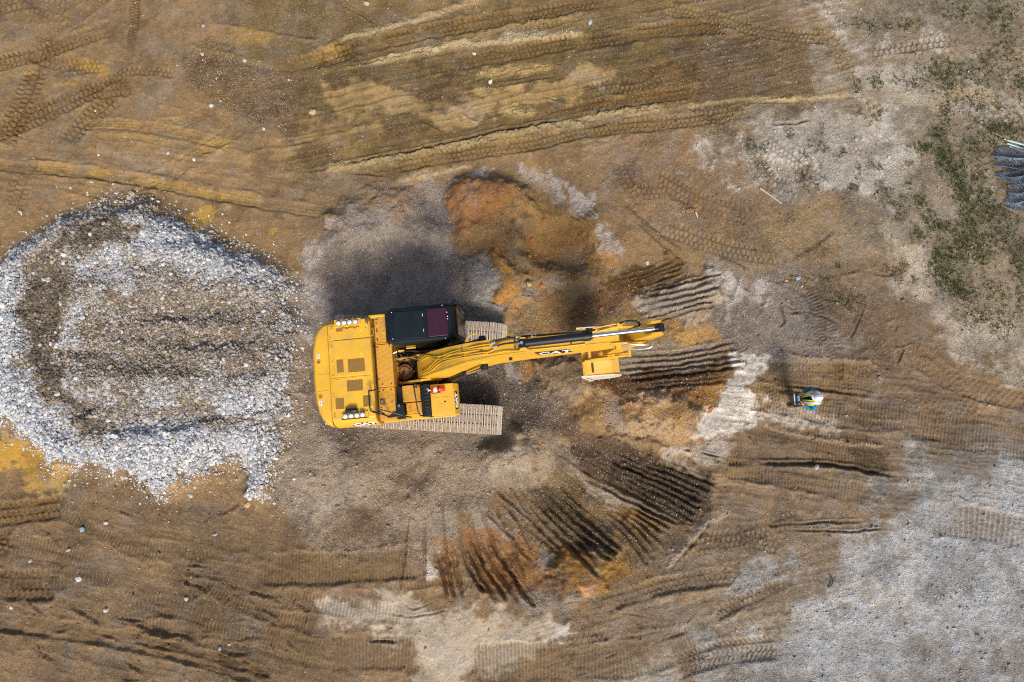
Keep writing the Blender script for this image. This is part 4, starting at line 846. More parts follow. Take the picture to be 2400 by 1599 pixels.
for px, py, rx, ry in DRY:
    for _ in range(int(rx*ry*.14)):
        wx, wy = W(px+rnd.gauss(0, .6)*rx, py+rnd.gauss(0, .6)*ry); f = rnd.uniform(.5, 1.3); c = tuple(q*f for q in rnd.choice([lin((84, 68, 50)), lin((104, 86, 60)), lin((70, 60, 48)), lin((150, 128, 92))]))
        blade(wx, wy, rnd.uniform(.02, .12), rnd.uniform(.002, .005), rnd.uniform(0, 6.28), rnd.uniform(.04, .16), c)
for x0, y0, x1, y1 in ((1700, 282, 1712, 258), (1695, 283, 1690, 262), (1625, 262, 1640, 285), (1580, 250, 1610, 240), (2270, 410, 2330, 378), (2345, 315, 2372, 310), (2340, 540, 2300, 525), (2130, 250, 2180, 245)): pass
dry_o = mesh_np('dry_weeds', bl_v, bl_f, mg.m, True, cols=np.array(bl_c)); tag(dry_o, 'thin dead brown weed stems lying in tangles between the grass patches', 'dead weeds', kind='stuff')
# ------------------------------------------------------------------ paints and metals
def simple(name, rgb, rough=.5, metal=0., spec=.5, vary=.12, scale=9, dust=None, dust_amt=.3, bump=0):
    g = N(name); co = g.coord(); n = g.noise(scale, 5, co, .65); c = lin(rgb)
    v = g.ramp(n, [(.3, tuple(x*(1-vary) for x in c)), (.7, tuple(min(1, x*(1+vary)) for x in c))])
    if dust:
        d = g.noise(scale*.6, 6, co, .75); v = g.mix(g.math('MULTIPLY', g.ramp(d, [(.45, (0, 0, 0)), (.75, (1, 1, 1))]), dust_amt), v, lin(dust))
    g.set(Base_Color=v, Roughness=rough, Metallic=metal); g.b.inputs['Specular IOR Level'].default_value = spec
    if bump: g.bump(g.noise(scale*8, 3, co), bump, .5)
    return g.m
def grimy(name, rgb):
    g = N(name); co = g.n('ShaderNodeNewGeometry').outputs['Position']; c = lin(rgb); n = g.noise(1.1, 3, co)
    v = g.ramp(n, [(.35, tuple(x*.9 for x in c)), (.65, tuple(min(1, x*1.07) for x in c))])
    d = g.noise(3.2, 7, co, .78); v = g.mix(g.math('MULTIPLY', g.ramp(d, [(.46, (0, 0, 0)), (.66, (1, 1, 1))]), .5), v, lin((174, 138, 86)))
    k = g.noise(26, 4, co, .7); v = g.mix(g.math('MULTIPLY', g.ramp(k, [(.60, (0, 0, 0)), (.70, (1, 1, 1))]), .35), v, lin((120, 84, 36)))
    g.set(Base_Color=v, Roughness=g.math('ADD', .34, g.math('MULTIPLY', d, .3))); g.b.inputs['Specular IOR Level'].default_value = .45; return g.m
YEL = grimy('yellow_paint', (220, 168, 42))
YELD = simple('dusty_yellow_paint', (222, 170, 62), .6, vary=.08, scale=6, dust=(214, 190, 150), dust_amt=.7)
def tread_mat():
    g = N('ribbed_yellow_plate'); co = g.coord(); wv = g.n('ShaderNodeTexWave'); wv.wave_type = 'BANDS'; wv.bands_direction = 'Y'; wv.inputs['Scale'].default_value = 15; g.l(co, wv.inputs['Vector'])
    g.set(Base_Color=g.ramp(wv.outputs['Fac'], [(.2, lin((204, 146, 40))), (.6, lin((222, 160, 44)))]), Roughness=.55); g.bump(wv.outputs['Fac'], .01, .8); return g.m
TREAD = tread_mat()
BLK = simple('black_paint', (16, 18, 22), .45, vary=.25, scale=8, dust=(70, 64, 56), dust_amt=.10)
RUB = simple('black_rubber', (20, 20, 22), .6, vary=.2, dust=(80, 70, 60), dust_amt=.12)
CABR = simple('dark_slate_roof_paint', (8, 20, 27), .6, spec=.25, vary=.2, scale=5, dust=(60, 58, 52), dust_amt=.12)
DARK = simple('greasy_dark_steel', (24, 21, 18), .6, vary=.4, scale=12)
CHR = simple('chromed_steel', (215, 222, 232), .12, 1.0, vary=.02)
STL = simple('zinc_plated_steel', (200, 202, 206), .3, .85, vary=.08)
SCR = simple('vent_screen', (138, 100, 36), .7, vary=.22, scale=24)
RED = simple('red_enamel', (206, 24, 34), .25, vary=.04)
WHI = simple('white_paint', (225, 226, 228), .4, vary=.03)
OLV = simple('oily_brown_yellow_steel', (112, 82, 26), .5, vary=.45, scale=10)
BRS = simple('dull_yellow_casting', (140, 100, 36), .5, vary=.3, scale=14)
PUR = simple('tinted_roof_glass', (58, 28, 42), .2, spec=.4, vary=.2, scale=14)
GLS = simple('dark_window_glass', (40, 38, 26), .08, spec=.9, vary=.25, scale=6)
LENS = simple('frosted_lamp_lens', (226, 238, 244), .18, .2, spec=.8, vary=.02)
WORN = simple('worn_bare_steel', (222, 210, 190), .5, .15, vary=.1, scale=10, dust=(190, 150, 90), dust_amt=.5)
SHOE = simple('dusty_track_steel', (206, 194, 178), .8, .05, vary=.35, scale=16, dust=(120, 96, 72), dust_amt=.5, bump=.01)
MUD = simple('dried_mud', (158, 140, 118), .95, vary=.5, scale=22, dust=(72, 54, 38), dust_amt=.7, bump=.02)
ORN = simple('amber_plastic', (210, 100, 20), .4)
DEC = simple('black_decal', (18, 18, 20), .4)

# ------------------------------------------------------------------ building blocks
class MB:
    def __init__(s): s.v = []; s.f = []; s.mi = []; s.mat = 0
    def add(s, vs, fs): o = len(s.v); s.v += [tuple(v) for v in vs]; s.f += [tuple(i+o for i in f) for f in fs]; s.mi += [s.mat]*len(fs); return s
    def box(s, x0, x1, y0, y1, z0, z1):
        return s.add([(x0, y0, z0), (x1, y0, z0), (x1, y1, z0), (x0, y1, z0), (x0, y0, z1), (x1, y0, z1), (x1, y1, z1), (x0, y1, z1)], [(3, 2, 1, 0), (4, 5, 6, 7), (0, 1, 5, 4), (1, 2, 6, 5), (2, 3, 7, 6), (3, 0, 4, 7)])
    def rings(s, rs, cap=True):
        n = len(rs[0]); o = len(s.v); fs = []
        for k in range(len(rs)-1):
            for i in range(n): a = k*n+i; b = k*n+(i+1) % n; fs.append((a, b, b+n, a+n))
        if cap: fs.append(tuple(range(n-1, -1, -1))); fs.append(tuple(range((len(rs)-1)*n, len(rs)*n)))
        return s.add([p for r in rs for p in r], fs)
    def prism(s, poly, z0, z1, inset=0): return s.rings([[(x, y, z0) for x, y in poly], [(x, y, z1) for x, y in poly]])
    def prism_y(s, poly, y0, y1): return s.rings([[(x, y1, z) for x, z in poly], [(x, y0, z) for x, z in poly]])
    def prism_x(s, poly, x0, x1): return s.rings([[(x0, y, z) for y, z in poly], [(x1, y, z) for y, z in poly]])
    def tube(s, pts, r, n=8, cap=True):
        pts = [Vector(p) for p in pts]; rr = r if isinstance(r, (list, tuple)) else [r]*len(pts); rs = []; up = None
        for i, p in enumerate(pts):
            t = (pts[min(i+1, len(pts)-1)]-pts[max(i-1, 0)]).normalized()
            if up is None: up = t.orthogonal().normalized()
            up = (up-t*up.dot(t)).normalized(); q = t.cross(up)
            rs.append([tuple(p+(up*math.cos(a)+q*math.sin(a))*rr[i]) for a in [2*math.pi*k/n for k in range(n)]])
        return s.rings(rs, cap)
    def cyl(s, p0, p1, r0, r1=None, n=20): return s.tube([p0, p1], [r0, r0 if r1 is None else r1], n)
    def build(s, name, mats, parent=None, bevel=0, smooth=False, seg=2):
        me = bpy.data.meshes.new(name); me.from_pydata(s.v, [], s.f); mats = mats if isinstance(mats, (list, tuple)) else [mats]
        for m in mats: me.materials.append(m)
        me.polygons.foreach_set('material_index', s.mi)
        bm = bmesh.new(); bm.from_mesh(me); bmesh.ops.recalc_face_normals(bm, faces=bm.faces)
        if smooth:
            for f in bm.faces: f.smooth = True
            for e in bm.edges:
                if len(e.link_faces) == 2 and e.calc_face_angle(0) > .7: e.smooth = False
        bm.to_mesh(me); bm.free()
        o = bpy.data.objects.new(name, me); COL.objects.link(o)
        if parent: o.parent = parent
        if bevel: m = o.modifiers.new('bevel', 'BEVEL'); m.width = bevel; m.segments = seg; m.limit_method = 'ANGLE'; m.harden_normals = False
        return o
def curve(pts, n=6):
    if len(pts) < 3: return pts
    P_ = [pts[0]]+list(pts)+[pts[-1]]; out = []
    for i in range(1, len(P_)-2):
        p0, p1, p2, p3 = [np.array(P_[i+j], float) for j in (-1, 0, 1, 2)]
        for k in range(n):
            t = k/n; out.append(tuple(.5*((2*p1)+(-p0+p2)*t+(2*p0-5*p1+4*p2-p3)*t*t+(-p0+3*p1-3*p2+p3)*t**3)))
    return out+[tuple(P_[-2])]
def letters(txt, size, name, mat, parent, matrix, sx=1., bold=.02, depth=.002):
    cu = bpy.data.curves.new('t', 'FONT'); cu.body = txt; cu.size = size; cu.offset = bold; cu.extrude = depth; cu.align_x = 'CENTER'; cu.align_y = 'CENTER'; cu.resolution_u = 3; cu.space_character = 1.08
    tmp = bpy.data.objects.new('t', cu); COL.objects.link(tmp); bpy.context.view_layer.update()
    me = bpy.data.meshes.new_from_object(tmp.evaluated_get(bpy.context.evaluated_depsgraph_get())); bpy.data.objects.remove(tmp); bpy.data.curves.remove(cu)
    me.name = name; me.materials.clear(); me.materials.append(mat); me.transform(Matrix.Diagonal((sx, 1, 1, 1))); me.transform(matrix)
    o = bpy.data.objects.new(name, me); COL.objects.link(o); o.parent = parent; return o
def frame(origin, xdir, ydir):
    x = Vector(xdir).normalized(); y = Vector(ydir); y = (y-x*y.dot(x)).normalized(); z = x.cross(y)
    return Matrix(((x.x, y.x, z.x, origin[0]), (x.y, y.y, z.y, origin[1]), (x.z, y.z, z.z, origin[2]), (0, 0, 0, 1)))
def copy_of(src, parent, loc=None, rot=None, scale=None):
    c = src.copy(); COL.objects.link(c); c.parent = parent
    if loc is not None: c.location = loc
    if rot is not None: c.rotation_euler = rot
    if scale is not None: c.scale = scale
    return c
def bolts_on(parent, pts, r, h, mat, name='bolt'):
    src = None
    for a_, b_, z in pts:
        if src is None: src = MB().cyl((0, 0, 0), (0, 0, h), r, r*.7, 8).build(name, mat, parent); o = src
        else: o = copy_of(src, parent)
        o.location = (a_, b_, z)
        yield o
def empty(name, loc, rz=0): o = bpy.data.objects.new(name, None); COL.objects.link(o); o.location = loc; o.rotation_euler = (0, 0, rz); o.empty_display_size = .2; return o

# ------------------------------------------------------------------ excavator (frame: x along the boom, y towards the cab side, z up)
CX, CY = W(946, 871, 1.35); UPR = math.radians(5.3)
ex = empty('excavator', (CX, CY, 0), UPR)
tag(ex, 'yellow tracked excavator with black cab standing between the stone heap and the dig', 'excavator')
# --- tracks
def track_path(n):
    """closed run of the track in (x, z) with the outward angle"""
    L = 1.88; R = .45; straight = 2*L; per = 2*straight+2*math.pi*R; out = []
    for i in range(n):
        s = per*i/n
        if s < straight: out.append((-L+s, 2*R, math.pi/2))
        elif s < straight+math.pi*R: a = math.pi/2-(s-straight)/R; out.append((L+R*math.cos(a), R+R*math.sin(a), a))
        elif s < 2*straight+math.pi*R: out.append((L-(s-straight-math.pi*R), 0, -math.pi/2))
        else: a = -math.pi/2-(s-2*straight-math.pi*R)/R; out.append((-L+R*math.cos(a), R+R*math.sin(a), a))
    return out, per/n
URZ = math.radians(-3.1)-UPR
for sgn in (1, -1):
    NS = 48; path, pitch = track_path(NS)
    m = MB(); pr = [(-1.82, .14), (1.82, .14), (2.1, .45), (1.82, .72), (-1.82, .72), (-2.1, .45)]; m.prism_y(pr, -.17, .17)
    for k in range(-4, 5): m.cyl((k*.42, -.2, .16), (k*.47, .2, .16), .1, n=12)
    for k in (-.9, .9): m.cyl((k, -.18, .76), (k, .18, .76), .07, n=12)
    for k in (-1.88, 1.88): m.cyl((k, -.12, .45), (k, .12, .45), .36, n=24)
    tr = m.build('track', DARK, ex, .01); tr.rotation_euler = (0, 0, URZ); off = Matrix.Rotation(URZ, 3, 'Z') @ Vector((.24, sgn*1.112, .0)); tr.location = (off.x, off.y, .02)
    mats = [MUD, SHOE, DARK]; src = None
    for i, (px_, pz_, an) in enumerate(path):
        if src is None or i in (0, 17, 35):
            r = random.Random(i+int(sgn)); h = pitch*.485; h = pitch*.462; q = MB(); q.mat = 0; q.box(-h, h, -.385, .385, -.012, .012); q.mat = 1
            for bx, wd, hh in ((-h+.010, .009, .034), (-.005, .006, .026), (h-.018, .008, .034)):
                q.box(bx-wd, bx+wd, -.383+r.uniform(0, .02), .383-r.uniform(0, .02), .012, hh)
            q.mat = 2
        for sx in (-.055, .045):
            for sy in (-.12, .12): q.box(sx-.016, sx+.016, sy-.018, sy+.018, .0125, .0135)
            src = q.build('track_shoe', mats, tr); o = src
        else: o = copy_of(src, tr)
        o.location = (px_, 0, pz_); o.rotation_euler = (0, math.pi/2-an, 0)
# --- undercarriage and turntable
m = MB(); m.prism([(-1.0, -.75), (1.0, -.75), (1.35, -.95), (1.35, -.7), (.9, -.4), (.9, .4), (1.35, .7), (1.35, .95), (1.0, .75), (-1.0, .75), (-1.35, .95), (-1.35, .7), (-.9, .4), (-.9, -.4), (-1.35, -.7), (-1.35, -.95)], .45, .85); m.cyl((0, 0, .85), (0, 0, 1.08), .62, n=40)
o = m.build('undercarriage_frame', OLV, ex, .01); o.rotation_euler = (0, 0, URZ)
# --- revolving frame
m = MB(); m.box(-1.7, -.12, -1.27, 1.3, 1.08, 1.26); m.box(-.12, 1.28, -1.27, -.50, 1.08, 1.30); m.box(-.12, 1.45, .52, 1.33, 1.08, 1.28); m.box(-.3, -.12, -.5, .52, 1.08, 1.5)
m.prism_y([(-.1, 1.08), (.95, 1.08), (1.05, 1.3), (.75, 1.95), (.5, 1.98), (-.1, 1.6)], .285, .335); m.prism_y([(-.1, 1.08), (.95, 1.08), (1.05, 1.3), (.75, 1.95), (.5, 1.98), (-.1, 1.6)], -.345, -.295)
m.build('revolving_frame', YEL, ex, .012)
m = MB(); m.box(-.12, 1.0, -.29, .28, 1.02, 1.07); m.box(.35, 1.2, .34, .52, 1.1, 1.34); m.build('frame_floor', DARK, ex, .01)
m = MB(); m.cyl((.04, -.02, 1.1), (.04, -.02, 1.38), .23, .20, 28); m.cyl((.04, -.02, 1.38), (.04, -.02, 1.44), .13, n=20)
for k in range(6): a = k*1.05; m.cyl((.04+.17*math.cos(a), -.02+.17*math.sin(a), 1.38), (.04+.17*math.cos(a), -.02+.17*math.sin(a), 1.41), .018, n=6)
m.box(-.22, .04, .0, .05, 1.36, 1.41); m.box(-.22, .02, -.1, -.05, 1.36, 1.41); sw = m.build('swivel_joint', BRS, ex, .005)
m = MB(); n_ = 40; ri, ro = .30, .37
m.rings([[(.04+r*math.cos(2*math.pi*k/n_), -.02+r*math.sin(2*math.pi*k/n_), z) for k in range(n_)] for r, z in ((ri, 1.1), (ri, 1.3), (ro, 1.3), (ro, 1.1))], False); m.build('turntable_ring', DARK, ex, .004)
HOSE = [[(-.15, .18, 1.55), (.0, .24, 1.62), (.2, .2, 1.62), (.26, .08, 1.5), (.2, .02, 1.44)], [(-.18, .1, 1.5), (.1, .28, 1.66), (.35, .22, 1.8), (.55, .14, 1.95)], [(-.15, -.22, 1.5), (-.05, -.2, 1.6), (.02, -.06, 1.5), (.06, .06, 1.44)],
        [(-.1, -.28, 1.5), (.2, -.3, 1.6), (.4, -.2, 1.75), (.56, -.18, 1.9)], [(-.12, .3, 1.7), (.1, .34, 1.8), (.3, .3, 1.9), (.56, .2, 2.02)], [(.28, -.04, 1.44), (.4, .06, 1.6), (.5, .1, 1.8), (.58, .06, 1.95)], [(.14, -.14, 1.42), (.3, -.16, 1.5), (.42, -.06, 1.7), (.56, -.08, 1.92)],
        [(-.1, .42, 2.0), (.0, .45, 2.0), (.1, .4, 1.9), (.2, .36, 1.7)]]
for h in HOSE:
    pts = curve(h, 6); o = MB().tube(pts, .017, 8).build('hydraulic_hose', RUB, ex, smooth=True)
    for a_, b_ in ((pts[0], pts[1]), (pts[-1], pts[-2])):
        f = MB(); a_, b_ = Vector(a_), Vector(b_); d_ = (b_-a_).normalized(); f.cyl(a_-d_*.03, a_+d_*.07, .021, n=8); f.cyl(a_+d_*.015, a_+d_*.035, .028, n=6); f.build('hose_fitting', STL, o)
# --- counterweight
out = [(-2.115, .9-.25), (-2.12, .25), (-2.12, -.2), (-2.09, -.62), (-2.02, -.95), (-1.93, -1.13), (-1.80, -1.26), (-1.68, -1.31), (-1.68, 1.33), (-1.80, 1.30), (-1.93, 1.2), (-2.04, 1.02)]
def inset(poly, k, kx): return [(-1.66+(x+1.66)*kx, y*k) for x, y in poly]
m = MB(); m.rings([[(x, y, z) for x, y in inset(out, k, kx)] for z, k, kx in ((1.05, .9, .72), (1.16, .97, .9), (1.5, 1, 1), (2.02, 1, 1), (2.16, .985, .965), (2.25, .95, .87), (2.285, .91, .78))])
cw = m.build('counterweight', YEL, ex, .025, True, 3)
for y_ in (.32, -.54):
    m = MB(); m.cyl((-1.93, y_, 2.26), (-1.93, y_, 2.293), .042, n=24); m.build('lifting_eye', BRS, cw); 
    m = MB(); k_ = 24; m.rings([[(-1.93+r*math.cos(2*math.pi*k/k_), y_+r*math.sin(2*math.pi*k/k_), z) for k in range(k_)] for r, z in ((.044, 2.27), (.044, 2.298), (.055, 2.298), (.058, 2.27))], False); m.build('eye_rim', YEL, cw, smooth=True)
for y_ in (.47, -.70):
    m = MB(); m.box(-1.965, -1.905, y_-.055, y_+.055, 2.27, 2.291); d_ = m.build('warning_decal', WHI, cw)
    m = MB(); m.box(-1.95, -1.92, y_-.04, y_+.04, 2.291, 2.2925); m.build('decal_print', simple('violet_print', (150, 150, 210), .5), d_)
[MB().box(-1.99, -1.70, y_, y_+.005, 2.284, 2.288).build('seam', OLV, cw) for y_ in (-.405, .005)]
# --- engine hood
prof = [(-1.31, 1.26), (-1.33, 1.85), (-1.24, 2.22), (-1.14, 2.36), (1.21, 2.36), (1.30, 2.27), (1.40, 1.9), (1.40, 1.26)]
m = MB(); m.prism_x(prof, -1.655, -.60); hood = m.build('engine_hood', YEL, ex, .02, True, 3)
panels = [((-1.62, -.63), (.82, 1.17), 2.362, 2.374), ((-1.52, -.61), (-.10, .795), 2.362, 2.392), ((-1.62, -.62), (-.9, -.125), 2.362, 2.374), ((-1.62, -1.55), (-.10, .795), 2.362, 2.370)]
for (a0, a1), (b0, b1), z0, z1 in panels: MB().box(a0, a1, b0, b1, z0-.01, z1).build('hood_panel', YEL, hood, .008)
vents = [(-1.47, -1.30, 0, .32, 2.392), (-1.19, -.78, -.02, .31, 2.392), (-1.25, -.86, -.48, -.21, 2.374), (-1.55, -1.34, -.89, -.62, 2.374), (-.88, -.68, -.89, -.61, 2.374), (-1.44, -1.28, 1.02, 1.10, 2.374)]
for a0, a1, b0, b1, z in vents:
    o = MB().box(a0, a1, b0, b1, z-.01, z+.0025).build('vent_grille', SCR, hood); f = MB(); nx = int((a1-a0)/.035)
    for i in range(1, nx): xx = a0+(a1-a0)*i/nx; f.box(xx-.003, xx+.003, b0, b1, z+.0025, z+.005)
    f.build('grille_bar', OLV, o)
m = MB(); m.tube(curve([(-1.28, -.93, 2.42), (-1.2, -.95, 2.47), (-1.1, -.96, 2.48), (-1.03, -.95, 2.46)], 4), [.05]*4+[.06]*9, 14); m.cyl((-1.06, -.95, 2.36), (-1.06, -.95, 2.45), .045); m.build('exhaust_pipe', BLK, hood, smooth=True)
for bb, sg in ((1.215, 1), (-1.08, -1)):
    a0 = -1.37 if sg > 0 else -1.33
    m = MB(); m.box(a0-.1, a0+.56, bb-.085, bb+.085, 2.37, 2.385); m.box(a0-.1, a0+.56, bb+sg*.085-.006, bb+sg*.085+.006, 2.37, 2.42); m.box(a0+.54, a0+.56, bb-.085, bb+.085, 2.37, 2.42)
    if sg > 0: m.box(a0+.48, a0+.66, bb-.07, bb+.06, 2.385, 2.40)
    br = m.build('lamp_bracket', YEL, hood, .004)
    for k in range(4):
        x_ = a0+k*.139+.015
        l = MB().cyl((x_, bb, 2.385), (x_, bb, 2.455), .05, .062, 24).build('work_lamp', BLK, ex, smooth=True)
        q = MB(); rr = [[(x_+r*math.cos(2*math.pi*j/24), bb+r*math.sin(2*math.pi*j/24), z) for j in range(24)] for r, z in ((.056, 2.455), (.05, 2.462), (.03, 2.47), (.006, 2.474))]; q.rings(rr); q.build('lens', LENS, l, smooth=True)
    for k in range(7):
        x_ = a0+.05+k*.065; MB().tube(curve([(x_, bb-sg*.11, 2.39), (x_+.03, bb-sg*(.12+.02*(k % 3)), 2.41), (x_+.07, bb-sg*.115, 2.39)], 4), .006, 5).build('lamp_cable', [BLK, OLV, DARK][k % 3], hood)
bolts = [(-1.59, 1.08), (-1.59, .9), (-1.59, .86), (-1.58, .68), (-1.58, .64), (-1.57, .28), (-1.57, -.07), (-1.5, -.17), (-1.46, -.17), (-1.1, -.16), (-.75, -.15), (-1.58, -.52), (-1.56, -.60), (-1.5, -.60), (-1.25, -.6), (-.72, -.58), (-.65, -.58), (-.72, 1.15), (-.70, .28), (-1.58, -1.0)]
list(bolts_on(hood, [(a_, b_, 2.372 if b_ < .8 and a_ < -1.55 else 2.362) for a_, b_ in bolts], .013, .028, STL))
RP = ((-1.54, 1.12), (-1.54, 1.15), (-.66, 1.16), (-.66, 1.19), (-.72, 1.06), (-1.59, -1.05), (-.68, -.97), (-.66, -1.02))
list(bolts_on(hood, [(a_, b_, 2.362) for a_, b_ in RP], .016, .016, BLK, 'rubber_plug'))
for a_, b_, z_ in ((-.83, 1.0, 2.375), (-.85, .42, 2.393), (-.80, -.60, 2.375), (-.30, .92, 2.215), (1.08, -.92, 2.065)):
    o = MB().add([(a_-.02, b_-.02, z_), (a_+.02, b_-.02, z_), (a_+.02, b_+.02, z_), (a_-.02, b_+.02, z_), (a_-.02, b_-.02, z_+.001), (a_+.02, b_-.02, z_+.001), (a_+.02, b_+.02, z_+.001), (a_-.02, b_+.02, z_+.001)], [(4, 5, 6, 7), (0, 1, 5, 4), (1, 2, 6, 5), (2, 3, 7, 6), (3, 0, 4, 7)]).build('warning_sticker', simple('yellow_sticker', (244, 214, 60), .4), ex)
    MB().cyl((a_, b_, z_), (a_, b_, z_+.0025), .006, n=3).build('sticker_mark', DEC, o)
# dark decal with the maker's letters along the hood's right shoulder
nrm = Vector((0, -.37, .09)).normalized()
def shoulder(a_, t_): return Vector((a_, -1.33+.09*t_-.003, 1.85+.37*t_+.001))
p0, p1 = shoulder(-1.22, .55), shoulder(-.68, .55)
m = MB(); q = [shoulder(-1.26, .25), shoulder(-.66, .25), shoulder(-.70, .88), shoulder(-1.18, .88)]; w_ = Vector((0, -.0035, .001)); m.rings([[tuple(v) for v in q], [tuple(v+w_) for v in q]]); dc = m.build('side_decal', DEC, hood)
letters('CAT', .27, 'decal_letters', WHI, dc, frame(shoulder(-.93, .56)+w_*1.5, (1, 0, 0), (0, .09, .37)), 1.0)
m = MB(); m.box(-.60, -.525, -1.2, 1.3, 1.26, 2.02); m.box(-.6, -.57, -1.1, .6, 2.0, 2.2); m.build('firewall', OLV, ex, .005)
m = MB()
for b_ in (.93, .81):pass
m.tube([(-.62, .86, 2.33), (-.53, .86, 2.34), (-.53, 1.02, 2.34), (-.62, 1.02, 2.33)], .009, 8); m.build('grab_handle', YEL, hood, smooth=True)
m = MB(); m.tube([(-.59, .40, 2.25), (-.54, .40, 2.26), (-.54, .52, 2.26), (-.59, .52, 2.25)], .010, 8); m.build('hood_latch', BLK, hood)
# --- covers in front of the hood
c1 = MB().box(-.52, -.10, .655, 1.325, 1.28, 2.19).box(-.525, -.08, .648, .66, 2.14, 2.21).box(-.52, -.1, 1.31, 1.37, 1.3, 2.1).build('air_filter_cover', TREAD, ex, .012)
m = MB(); m.prism_y([(-.66, 2.2), (-.12, 2.21), (-.1, 2.1), (-.66, 2.0)], 1.325, 1.40); m.build('side_cover', YEL, ex, .02)
c2 = MB().box(-.53, -.13, -.43, .635, 1.5, 2.165).build('pump_cover', TREAD, ex, .012)
c3 = MB().box(-.54, -.14, -1.25, -.445, 1.3, 2.12).build('service_cover', TREAD, ex, .012)
for cov, ps, z in ((c1, [(-.48, 1.27), (-.44, 1.28), (-.47, 1.18), (-.47, 1.02), (-.47, .98), (-.47, .78), (-.47, .74)], 2.19), (c2, [(-.49, .58), (-.19, .6), (-.50, -.22), (-.42, -.36), (-.2, -.36)], 2.165), (c3, [(-.42, -.50), (-.22, -.50), (-.22, -.81), (-.5, -.92), (-.2, -1.05)], 2.12)):
    list(bolts_on(cov, [(a_, b_, z-.002) for a_, b_ in ps], .022, .014, DARK, 'washer')); list(bolts_on(cov, [(a_, b_, z+.011) for a_, b_ in ps], .011, .008, STL))
m = MB(); m.box(-.52, -.38, -.86, -.71, 2.12, 2.128); o = m.build('filler_recess', OLV, c3); MB().cyl((-.46, -.78, 2.12), (-.46, -.78, 2.17), .032, .026, 12).build('filler_cap', STL, o)
# --- black rails and brackets on the right side
m = MB(); r_ = .016
m.tube(curve([(-.66, -.52, 2.40), (-.66, -.53, 2.62), (-.66, -.56, 2.70), (-.66, -.95, 2.70), (-.60, -1.05, 2.66), (-.4, -1.12, 2.5), (-.3, -1.16, 2.35)], 4), r_, 10); m.tube([(-.66, -.54, 2.66), (-.52, -.52, 2.6), (-.50, -.54, 2.2)], r_, 8); m.tube(curve([(-.5, -.98, 2.62), (-.1, -1.12, 2.55), (.16, -1.22, 2.40), (.2, -1.22, 1.9)], 4), r_, 8); m.tube([(-.6, -1.02, 2.6), (-.56, -1.1, 2.15)], r_, 8); m.tube([(-.5, -1.0, 2.6), (-.28, -1.2, 2.3)], r_, 8)
m.build('handrail', BLK, ex, smooth=True)
m = MB(); m.prism([(-.13, -.86), (-.02, -.83), (.03, -.92), (.10, -1.18), (-.36, -1.20), (-.13, -1.06)], 2.13, 2.16); m.cyl((-.04, -.93, 2.16), (-.04, -.93, 2.24), .05, n=16); m.build('lamp_plate', BLK, ex, .006)
MB().cyl((-.04, -.93, 2.235), (-.04, -.93, 2.25), .028, n=12).build('lamp_plate_fitting', STL, ex)
m = MB(); m.tube([(.38, -.50, 1.9), (.38, -.50, 2.5), (.40, -.54, 2.54), (.44, -1.1, 2.45), (.48, -1.22, 2.38), (.5, -1.22, 1.9)], r_, 10); m.tube([(.38, -.5, 2.5), (.44, -.46, 2.54), (.5, -.5, 2.5), (.5, -.5, 2.0)], r_, 8); m.tube([(.02, -.42, 2.1), (.12, -.40, 2.3), (.38, -.42, 2.34), (.44, -.5, 2.3)], .012, 8); m.build('handrail', BLK, ex, smooth=True)
m = MB(); m.box(-.12, .02, -1.24, -.44, 1.30, 1.9); m.box(.02, .42, -.86, -.84, 1.3, 1.7); m.build('inner_wall', BLK, ex, .006)
s1 = MB().box(.015, .455, -.825, -.425, 1.3, 1.90).build('tool_box', TREAD, ex, .012); s2 = MB().box(.06, .46, -1.12, -.85, 1.3, 1.72).build('boarding_step', TREAD, ex, .012)
MB().box(-.14, .62, -1.27, -1.13, 1.3, 1.58).build('side_skirt', YEL, ex, .012)
for cov, ps, z in ((s1, [(.05, -.56), (.05, -.77), (.41, -.5), (.41, -.75)], 1.9), (s2, [(.09, -.89), (.09, -1.08), (.4, -1.08)], 1.72)):
    list(bolts_on(cov, [(a_, b_, z-.002) for a_, b_ in ps], .014, .016, STL))
m = MB(); m.box(.47, .56, -1.24, -.45, 1.3, 1.86); m.box(.56, .72, -1.25, -.44, 1.3, 2.02); st = m.build('step_block', BLK, ex, .012)
m = MB()
for k in range(5): m.box(.575, .69, -1.03+k*.085, -.985+k*.085, 2.02, 2.045)
m.build('grip_ribs', RUB, st, .006)
tk = MB().prism_y([(.73, 1.3), (1.36, 1.3), (1.42, 1.75), (1.40, 1.9), (1.30, 2.06), (.73, 2.06)], -1.255, -.475).build('fuel_tank', YEL, ex, .018, True, 3)
MB().box(.76, 1.22, -1.20, -.80, 2.05, 2.066).build('tank_door', YEL, tk, .006); 
nf = Vector((.16, 0, .10)).normalized(); fo = Vector((1.352, -.91, 1.98))+nf*.004
m = MB(); e1 = Vector((0, 1, 0)); e2 = Vector((-.10, 0, .16)).normalized(); q = [fo-e1*.22-e2*.05, fo+e1*.22-e2*.05, fo+e1*.22+e2*.05, fo-e1*.22+e2*.05]; m.rings([[tuple(v) for v in q], [tuple(v+nf*.004) for v in q]]); dc = m.build('front_decal', DEC, tk)
letters('CAT', .105, 'decal_letters', WHI, dc, frame(fo+nf*.006, (0, 1, 0), (-.10, 0, .16)), 1.7, .008)
